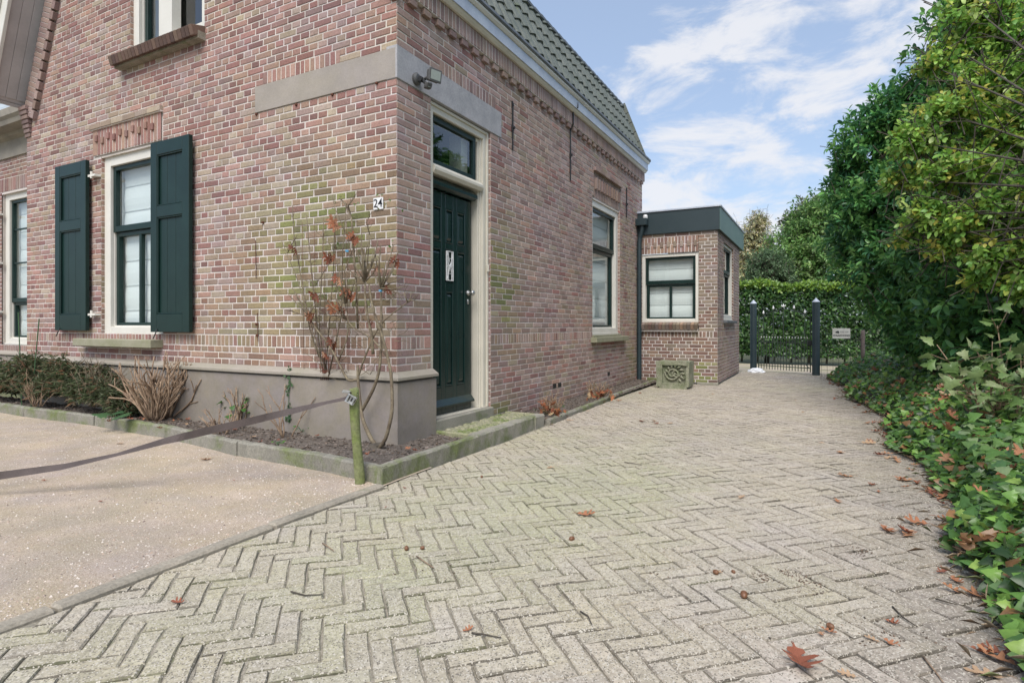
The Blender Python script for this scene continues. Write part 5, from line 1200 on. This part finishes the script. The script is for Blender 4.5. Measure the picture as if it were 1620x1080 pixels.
# --- bushes and trees behind the hedge
crown_tree('garden_tree', 'light green round bushy tree behind the hedge', tuple(Vector((at(1262,450,19).x, at(1262,450,19).y, 0))), [C_(1262,405,19,1.15),C_(1290,360,19,.95),C_(1235,430,18.5,.85),C_(1300,430,18,1.1),C_(1310,335,19.5,.75),C_(1265,360,19.5,.5)], 2800, 7, .17, [(.13,.26,.07),(.17,.32,.09),(.24,.38,.11),(.10,.20,.07),(.19,.27,.10)], T_simple(.22,.1), 'leaf_gloss', tl=.2, seed=21, trunkh=1.2, shell=.4)
crown_tree('garden_tree', 'small grey-green bush with dense leaves behind the left part of the hedge', tuple(Vector((at(1212,450,17).x, at(1212,450,17).y, 0))), [C_(1215,425,17,.65),C_(1195,455,17,.5),C_(1235,445,17,.55)], 900, 7, .12, [(.10,.17,.08),(.13,.21,.10),(.17,.25,.13)], T_simple(.2,.1), 'leaf', tl=.15, seed=22, trunkh=.9, shell=.4)
crown_tree('birch_tree', 'thin autumn birch with yellowing leaves above the hedge beside the extension', tuple(Vector((at(1192,450,27).x, at(1192,450,27).y, 0))), [C_(1190,375,27,.9),C_(1200,352,27,.6),C_(1180,400,27,1.0),C_(1198,415,27,.9),C_(1175,440,27,1.0),C_(1212,390,27,.5)], 1500, 6, .14, [(.50,.45,.20),(.58,.52,.28),(.44,.44,.24),(.40,.45,.26),(.56,.50,.36)], T_simple(.28,.1), 'leaf', tl=.3, seed=23, trunkh=2.5, shell=.15, droop=.6, r0=.09)
crown_tree('garden_tree', 'brown and green thin-leaved tree peeping up between the bushy tree and the laurel', tuple(Vector((at(1282,450,24).x, at(1282,450,24).y, 0))), [C_(1258,352,24,.7),C_(1288,340,24,.9),C_(1275,365,24,.9)], 700, 6, .17, [(.13,.13,.08),(.17,.18,.10),(.10,.12,.07)], T_simple(.28,.1), 'leaf', tl=.3, seed=24, trunkh=2.4, shell=.2)
# --- ivy border (stuff)
def ivx(y): return 3.67-.42*max(0, min(1, (y-3.5)/5))+.07*math.sin(y*1.9)+.04*math.sin(y*5.3) if y < 9.3 else 3.34+.05*math.sin(y*4)
r3 = np.random.default_rng(9); n = 27000; y = np.where(r3.random(n) < .6, r3.uniform(-2.0,4.0,n), r3.uniform(4.0,11.0,n)); w_ = r3.random(n)**1.15*2.3
x0 = np.array([ivx(q) for q in y]); x = x0+w_
hgt = .04+.40*np.clip(w_/.6,0,1)**.65+np.array([.10*mn.noise(Vector((a*1.6, b*1.6, 3))) for a, b in zip(x, y)])*np.clip(w_/.4,0,1)
z = np.maximum(.012, hgt*r3.uniform(.5,1.08,n)); P = np.stack([x,y,z],1)
cc = pal([(.11,.23,.045),(.15,.29,.06),(.08,.175,.045),(.20,.36,.07),(.12,.20,.075),(.24,.36,.08),(.30,.16,.07),(.03,.07,.02)], n, .22, [.18,.16,.2,.08,.13,.04,.08,.13])
Xd = rvec(n)*[1,1,.25]+[-.35,-.15,.0]; Nd = rvec(n)*.65+[-.55,-.5,.8]
tag(leaves('ivy_border', P, Xd, Nd, r3.uniform(.03,.072,n), T_lobed(IVY), cc, 'leaf_gloss', origin=(4.5,4.0,0)), 'glossy green ivy growing over the right edge of the drive', 'ivy', kind='stuff')
n = 1500; y = r3.uniform(-2.2,10,n); x = np.array([ivx(q) for q in y])+r3.normal(size=n)*.07+.03; P = np.stack([x,y,.012+r3.random(n)*.05],1)
tag(leaves('dry_grass', P, rvec(n)*[1,1,.3]+[-.1,0,.12], rvec(n)*.4+[0,0,1], r3.uniform(.03,.08,n), T_simple(.05,.2), pal([(.24,.17,.11),(.17,.115,.07),(.32,.25,.17),(.13,.15,.06)], n), 'leaf_dry', origin=(3.6,4,0)), 'dry grass and leaf litter along the ivy edge', 'grass', kind='stuff')
mb = MB(); nx, ny = 10, 50
for i in range(nx):
    for j in range(ny):
        q = lambda i, j: (ivx(-3+14*j/ny)+.0+3.6*i/nx, -3+14*j/ny, (.016 if i == 0 else .03)+.02*mn.noise(Vector((i*1.3, j*.7, 0))))
        mb.poly([q(i,j), q(i+1,j), q(i+1,j+1), q(i,j+1)])
struct(mb.build('soil', 'soil'))
# --- shrub with large pale lobed leaves over the ivy
ls = empty('leafy_shrub', tuple(Vector((at(1600,620,4.6).x, at(1600,620,4.6).y, 0))), 'straggly shrub with large pale green lobed leaves and bare twigs above the ivy', 'shrub'); mb = MB(); random.seed(12); rb = Vector(ORG[ls.name]); lt = []
for tx, ty, d in ((1482,545,4.7),(1515,570,4.6),(1545,555,4.6),(1570,540,4.5),(1600,545,4.4),(1540,590,4.5),(1580,585,4.4),(1500,595,4.7),(1615,570,4.3),(1590,615,4.2),(1560,625,4.3),(1610,640,4.1),(1578,515,4.5),(1530,620,4.4),(1630,600,4.2),(1640,550,4.3)):
    e = at(tx, ty, d); m1 = rb.lerp(e, .5)+Vector((random.uniform(-.1,.1), random.uniform(-.1,.1), .05)); mb.tube([rb, m1, e], [.011,.008,.003], 6); lt.append(e)
    for q in range(4): s = m1.lerp(e, random.random()); k = s+Vector((random.uniform(-.2,.2), random.uniform(-.2,.1), random.uniform(0,.16))); mb.tube([s, k], [.005,.0025], 5); lt.append(k)
mb.build('stems', 'stem_tan', ls, smooth=True); P = np.array([tuple(p) for p in lt for _ in range(2)]); n = len(P); P = P+rng.normal(size=(n,3))*.03
leaves('foliage', P, rvec(n)*[1,1,.5], rvec(n)*.5+[-.1,-.5,.8], rng.uniform(.055,.11,n), T_lobed(MAPLE,.12), pal([(.16,.25,.08),(.21,.29,.11),(.13,.22,.06),(.27,.32,.16)], n), 'leaf', ls)
# a few bigger pale leaves standing out of the ivy in front
n = 70; P = np.array([tuple(at(rng.uniform(1500,1625), rng.uniform(640,900), rng.uniform(3.0,4.1))) for _ in range(n)]); P[:,2] = np.clip(P[:,2],.34,.52); P[:,0] = np.maximum(P[:,0], 3.86)
tag(leaves('ivy_border', P, rvec(n)*[1,1,.3], rvec(n)*.4+[-.2,-.3,1], rng.uniform(.055,.085,n), T_lobed(IVY,.1), pal([(.11,.22,.05),(.16,.28,.08),(.08,.17,.055),(.22,.30,.14)], n), 'leaf_gloss', origin=(4.2,0,0)), 'larger pale young leaves rising out of the ivy', 'ivy', kind='stuff')
# ================================================================ FALLEN LEAVES, ACORNS, TWIGS
LM = []
for k in range(7):
    tv, tf = T_oak((.5,.35,.7,.25,.9,.45,.6)[k], k); col = [(.40,.17,.085),(.46,.24,.13),(.30,.10,.055),(.50,.33,.20),(.35,.13,.07),(.43,.20,.10),(.24,.085,.05)][k]
    LM.append((tv, tf, tuple(c*.82 for c in col)))
PRO = []
def fallen(p, s, k, rz, tilt, label, group, name='fallen_leaf', cat='leaf'):
    if len(PRO) <= k or PRO[k] is None:
        while len(PRO) <= k: PRO.append(None)
        tv, tf, col = LM[k]; mb = MB(); mb.faces([tuple(v) for v in tv], tf, col); mb.tube([(-.5,0,.11),(-.62,.01,.10),(-.70,.04,.08)], [.012,.010,.008], 4, col=tuple(c*.7 for c in col))
        PRO[k] = mb.build(name, 'leaf_dry', origin=(0,0,0)); o = PRO[k]
    else: o = PRO[k].copy(); COL.objects.link(o)
    o.location = p; o.scale = (s,s,s); o.rotation_euler = (tilt[0], tilt[1], rz); tag(o, label, cat, group); return o
pts = [(1266,1043,.15,2),(1404,836,.11,0),(1338,754,.10,1),(872,738,.06,3),(927,810,.10,0),(1325,792,.07,5),(1173,784,.06,3),(1330,715,.10,1),(1405,723,.09,3),(1432,760,.10,1),(1500,822,.11,0),(1530,862,.14,1),(1478,777,.11,5),(1560,908,.14,1),(1556,940,.12,5),(1490,900,.05,6),(1600,960,.12,0),(1555,1030,.06,4),(1558,1064,.08,3),(1612,1040,.06,0),(1340,1062,.05,3),(1310,995,.05,0),(1412,982,.05,4),(1380,1008,.045,3),(1300,1000,.03,1),(1410,1015,.05,0),(282,949,.05,2),(326,726,.09,1),(585,755,.09,0),(190,666+35,.06,3),(1015,665,.08,2),(1035,664,.06,1),(1060,667,.06,3),(980,634,.09,0),(955,636,.09,5),(966,629,.07,1),(902,664,.09,3),(895,659,.08,4),(872,671,.07,3),(930,650,.05,3),(952,641,.05,3),(1010,640,.05,3),(1013,622,.06,4),(1128,623,.07,3),(1115,611,.06,3),(1258,632,.05,3),(1270,651,.05,3),(1038,668,.06,2),(1450,765,.08,4),(1440,742,.06,1),(1390,838-60,.04,0),(1515,915,.06,0),(1545,880,.07,5),(1300,700,.05,3),(640,770,.03,2),(1136,900,.035,3),(1380,918-150,.06,4),(740,995,.04,0),(1400,690,.06,4),(1382,668,.07,4),(1360,640,.08,2),(1352,618,.07,2),(1420,705,.08,2),(1340,602,.06,4),(1460,735,.09,4),(520,795,.03,4),(160,795,.03,2),(70,760,.03,4),(370,700+60,.02,2),(610,800,.02,4)]
random.seed(77)
for px, py, s, k in pts:
    p = onp(px, py, 2, .01); onpave = p.x > .63
    p.z = (pz(p.x,p.y)+.006 if onpave else gz(p.x,p.y)+.006)
    fallen(p, s*(1.3 if px > 1470 else 1.1), k, random.uniform(0, 6.28), (random.uniform(-.16,.16), random.uniform(-.16,.16)), 'dry brown autumn leaf lying on the brick drive' if onpave else 'dry brown autumn leaf lying on the pale gravel', 'fallen leaves on the brick drive' if onpave else 'fallen leaves on the gravel')
for i in range(58):
    y = random.uniform(-2.0, 3.0) if i < 34 else random.uniform(3, 9.5); x = ivx(y)+random.uniform(-.20,.10); fallen(Vector((x,y,pz(x,y)+.012)), random.uniform(.06,.13), random.randrange(7), random.uniform(0,6.28), (random.uniform(-.4,.4), random.uniform(-.4,.4)), 'dry brown autumn leaf at the edge of the ivy', 'fallen leaves along the ivy edge')
for i in range(110):
    y = random.uniform(-1.9, 4.0) if i < 84 else random.uniform(4,10); wv = random.uniform(.0,1.3); x = ivx(y)+wv; fallen(Vector((x,y,.06+.40*min(1,wv/.6)**.65+random.uniform(-.02,.05))), random.uniform(.09,.17), random.choice((0,1,5,3,4)), random.uniform(0,6.28), (random.uniform(-.7,.7), random.uniform(-.7,.7)), 'large orange-brown leaf caught on top of the ivy', 'fallen leaves caught on the ivy')
for i in range(26):
    x = random.uniform(-3.2,.4); y = random.uniform(-.58,-.08); fallen(Vector((x,y,.10+random.uniform(0,.015))), random.uniform(.04,.10), random.choice((0,2,3,4,6)), random.uniform(0,6.28), (random.uniform(-.3,.3), random.uniform(-.3,.3)), 'dry brown leaf lying on the dark soil of the front bed', 'fallen leaves in the front bed')
ac = None
for px, py, s in ((905,849,.011),(643,862,.010),(1177,939,.013),(1132,901,.010),(668,861,.008),(1314,988,.010),(762,752,.008),(1160,899,.007)):
    p = onp(px, py, 2, .012); p.z = pz(p.x,p.y)+s*.9
    if ac is None:
        mb = MB(); mb.lathe((0,0,0), [(0,-1.3),(.5,-1.2),(.9,-.6),(1,0),(.9,.7),(.5,1.15),(.15,1.3),(0,1.45)], 12, axis=(1,0,0)); mb.lathe((0,0,0), [(0,-1.45),(.6,-1.35),(1.02,-.75),(1.06,-.45),(.98,-.42)], 12, axis=(1,0,0)); ac = mb.build('acorn', 'acorn', origin=(0,0,0), smooth=True); o = ac
    else: o = ac.copy(); COL.objects.link(o)
    o.location = p; o.scale = (s,s,s); o.rotation_euler = (0, random.uniform(-.2,.2), random.uniform(0,6.28)); tag(o, 'brown acorn lying on the brick drive', 'acorn', 'acorns on the brick drive')
tw = [((1412,955),(1428,972),(1451,988),'thin curved brown twig on the bricks close to the ivy'),((1460,1036),(1476,1055),(1492,1076),'straight pale twig at the lower right of the drive'),((659,875),(672,884),(686,894),'short pale straw-coloured twig in the middle of the drive'),((746,1000),(768,1003),(793,1008),'dark twig with a knob near the bottom of the drive'),((918,965),(930,972),(936,985),'bent dark twig on the bricks right of centre'),((1480,942),(1500,948),(1515,952),'brown stick lying by the ivy at the right edge'),((988,731),(1002,733),(1015,736),'small dark twig farther up the drive'),((460,932),(482,938),(510,937),'small curved twig near the edging, on the bricks'),((1560,985),(1590,990),(1620,997),'dark stick at the lower right corner'),((510,856),(520,862),(528,868),'tiny pale twig near the start of the edging')]
for a, b, c, lab in tw:
    P = [onp(*q, 2, .012) for q in (a, b, c)]
    for q in P: q.z = pz(q.x,q.y)+.008
    mb = MB(); mb.tube(P, [.0035,.003,.0018], 5); tag(mb.build('twig', 'stem_tan' if 'pale' in lab else 'bark', smooth=True), lab, 'twig')
# patch of moss and earth crumbs on the drive (stuff)
mb = MB()
for cx, cy, r, n_ in ((1262,918,.17,420),(1345,868,.09,120),(1420,1010,.2,90),(700,905,.3,40),(1000,900,.8,90),(1440,800,.5,120),(590,775,.3,120)):
    c = onp(cx, cy, 2, 0)
    for i in range(n_):
        a = random.uniform(0,6.28); q = r*random.random()**.6; x, y = c.x+q*math.cos(a), c.y+q*math.sin(a)*.7; s = random.uniform(.0015,.004)
        if x < .66: continue
        mb.obox((x,y,pz(x,y)+.0), (math.cos(a),math.sin(a),.2), (-math.sin(a),math.cos(a),0), ZV, s*2, s, s*.8, random.choice([(.10,.07,.05),(.15,.11,.08),(.07,.055,.04),(.20,.14,.10)]))
tag(mb.build('earth_crumbs', 'pebble'), 'scattered crumbs of earth and moss on the brick drive', 'earth', kind='stuff')
print('objects', len(bpy.data.objects), 'faces', sum(len(o.data.polygons) for o in bpy.data.objects if o.type == 'MESH'))
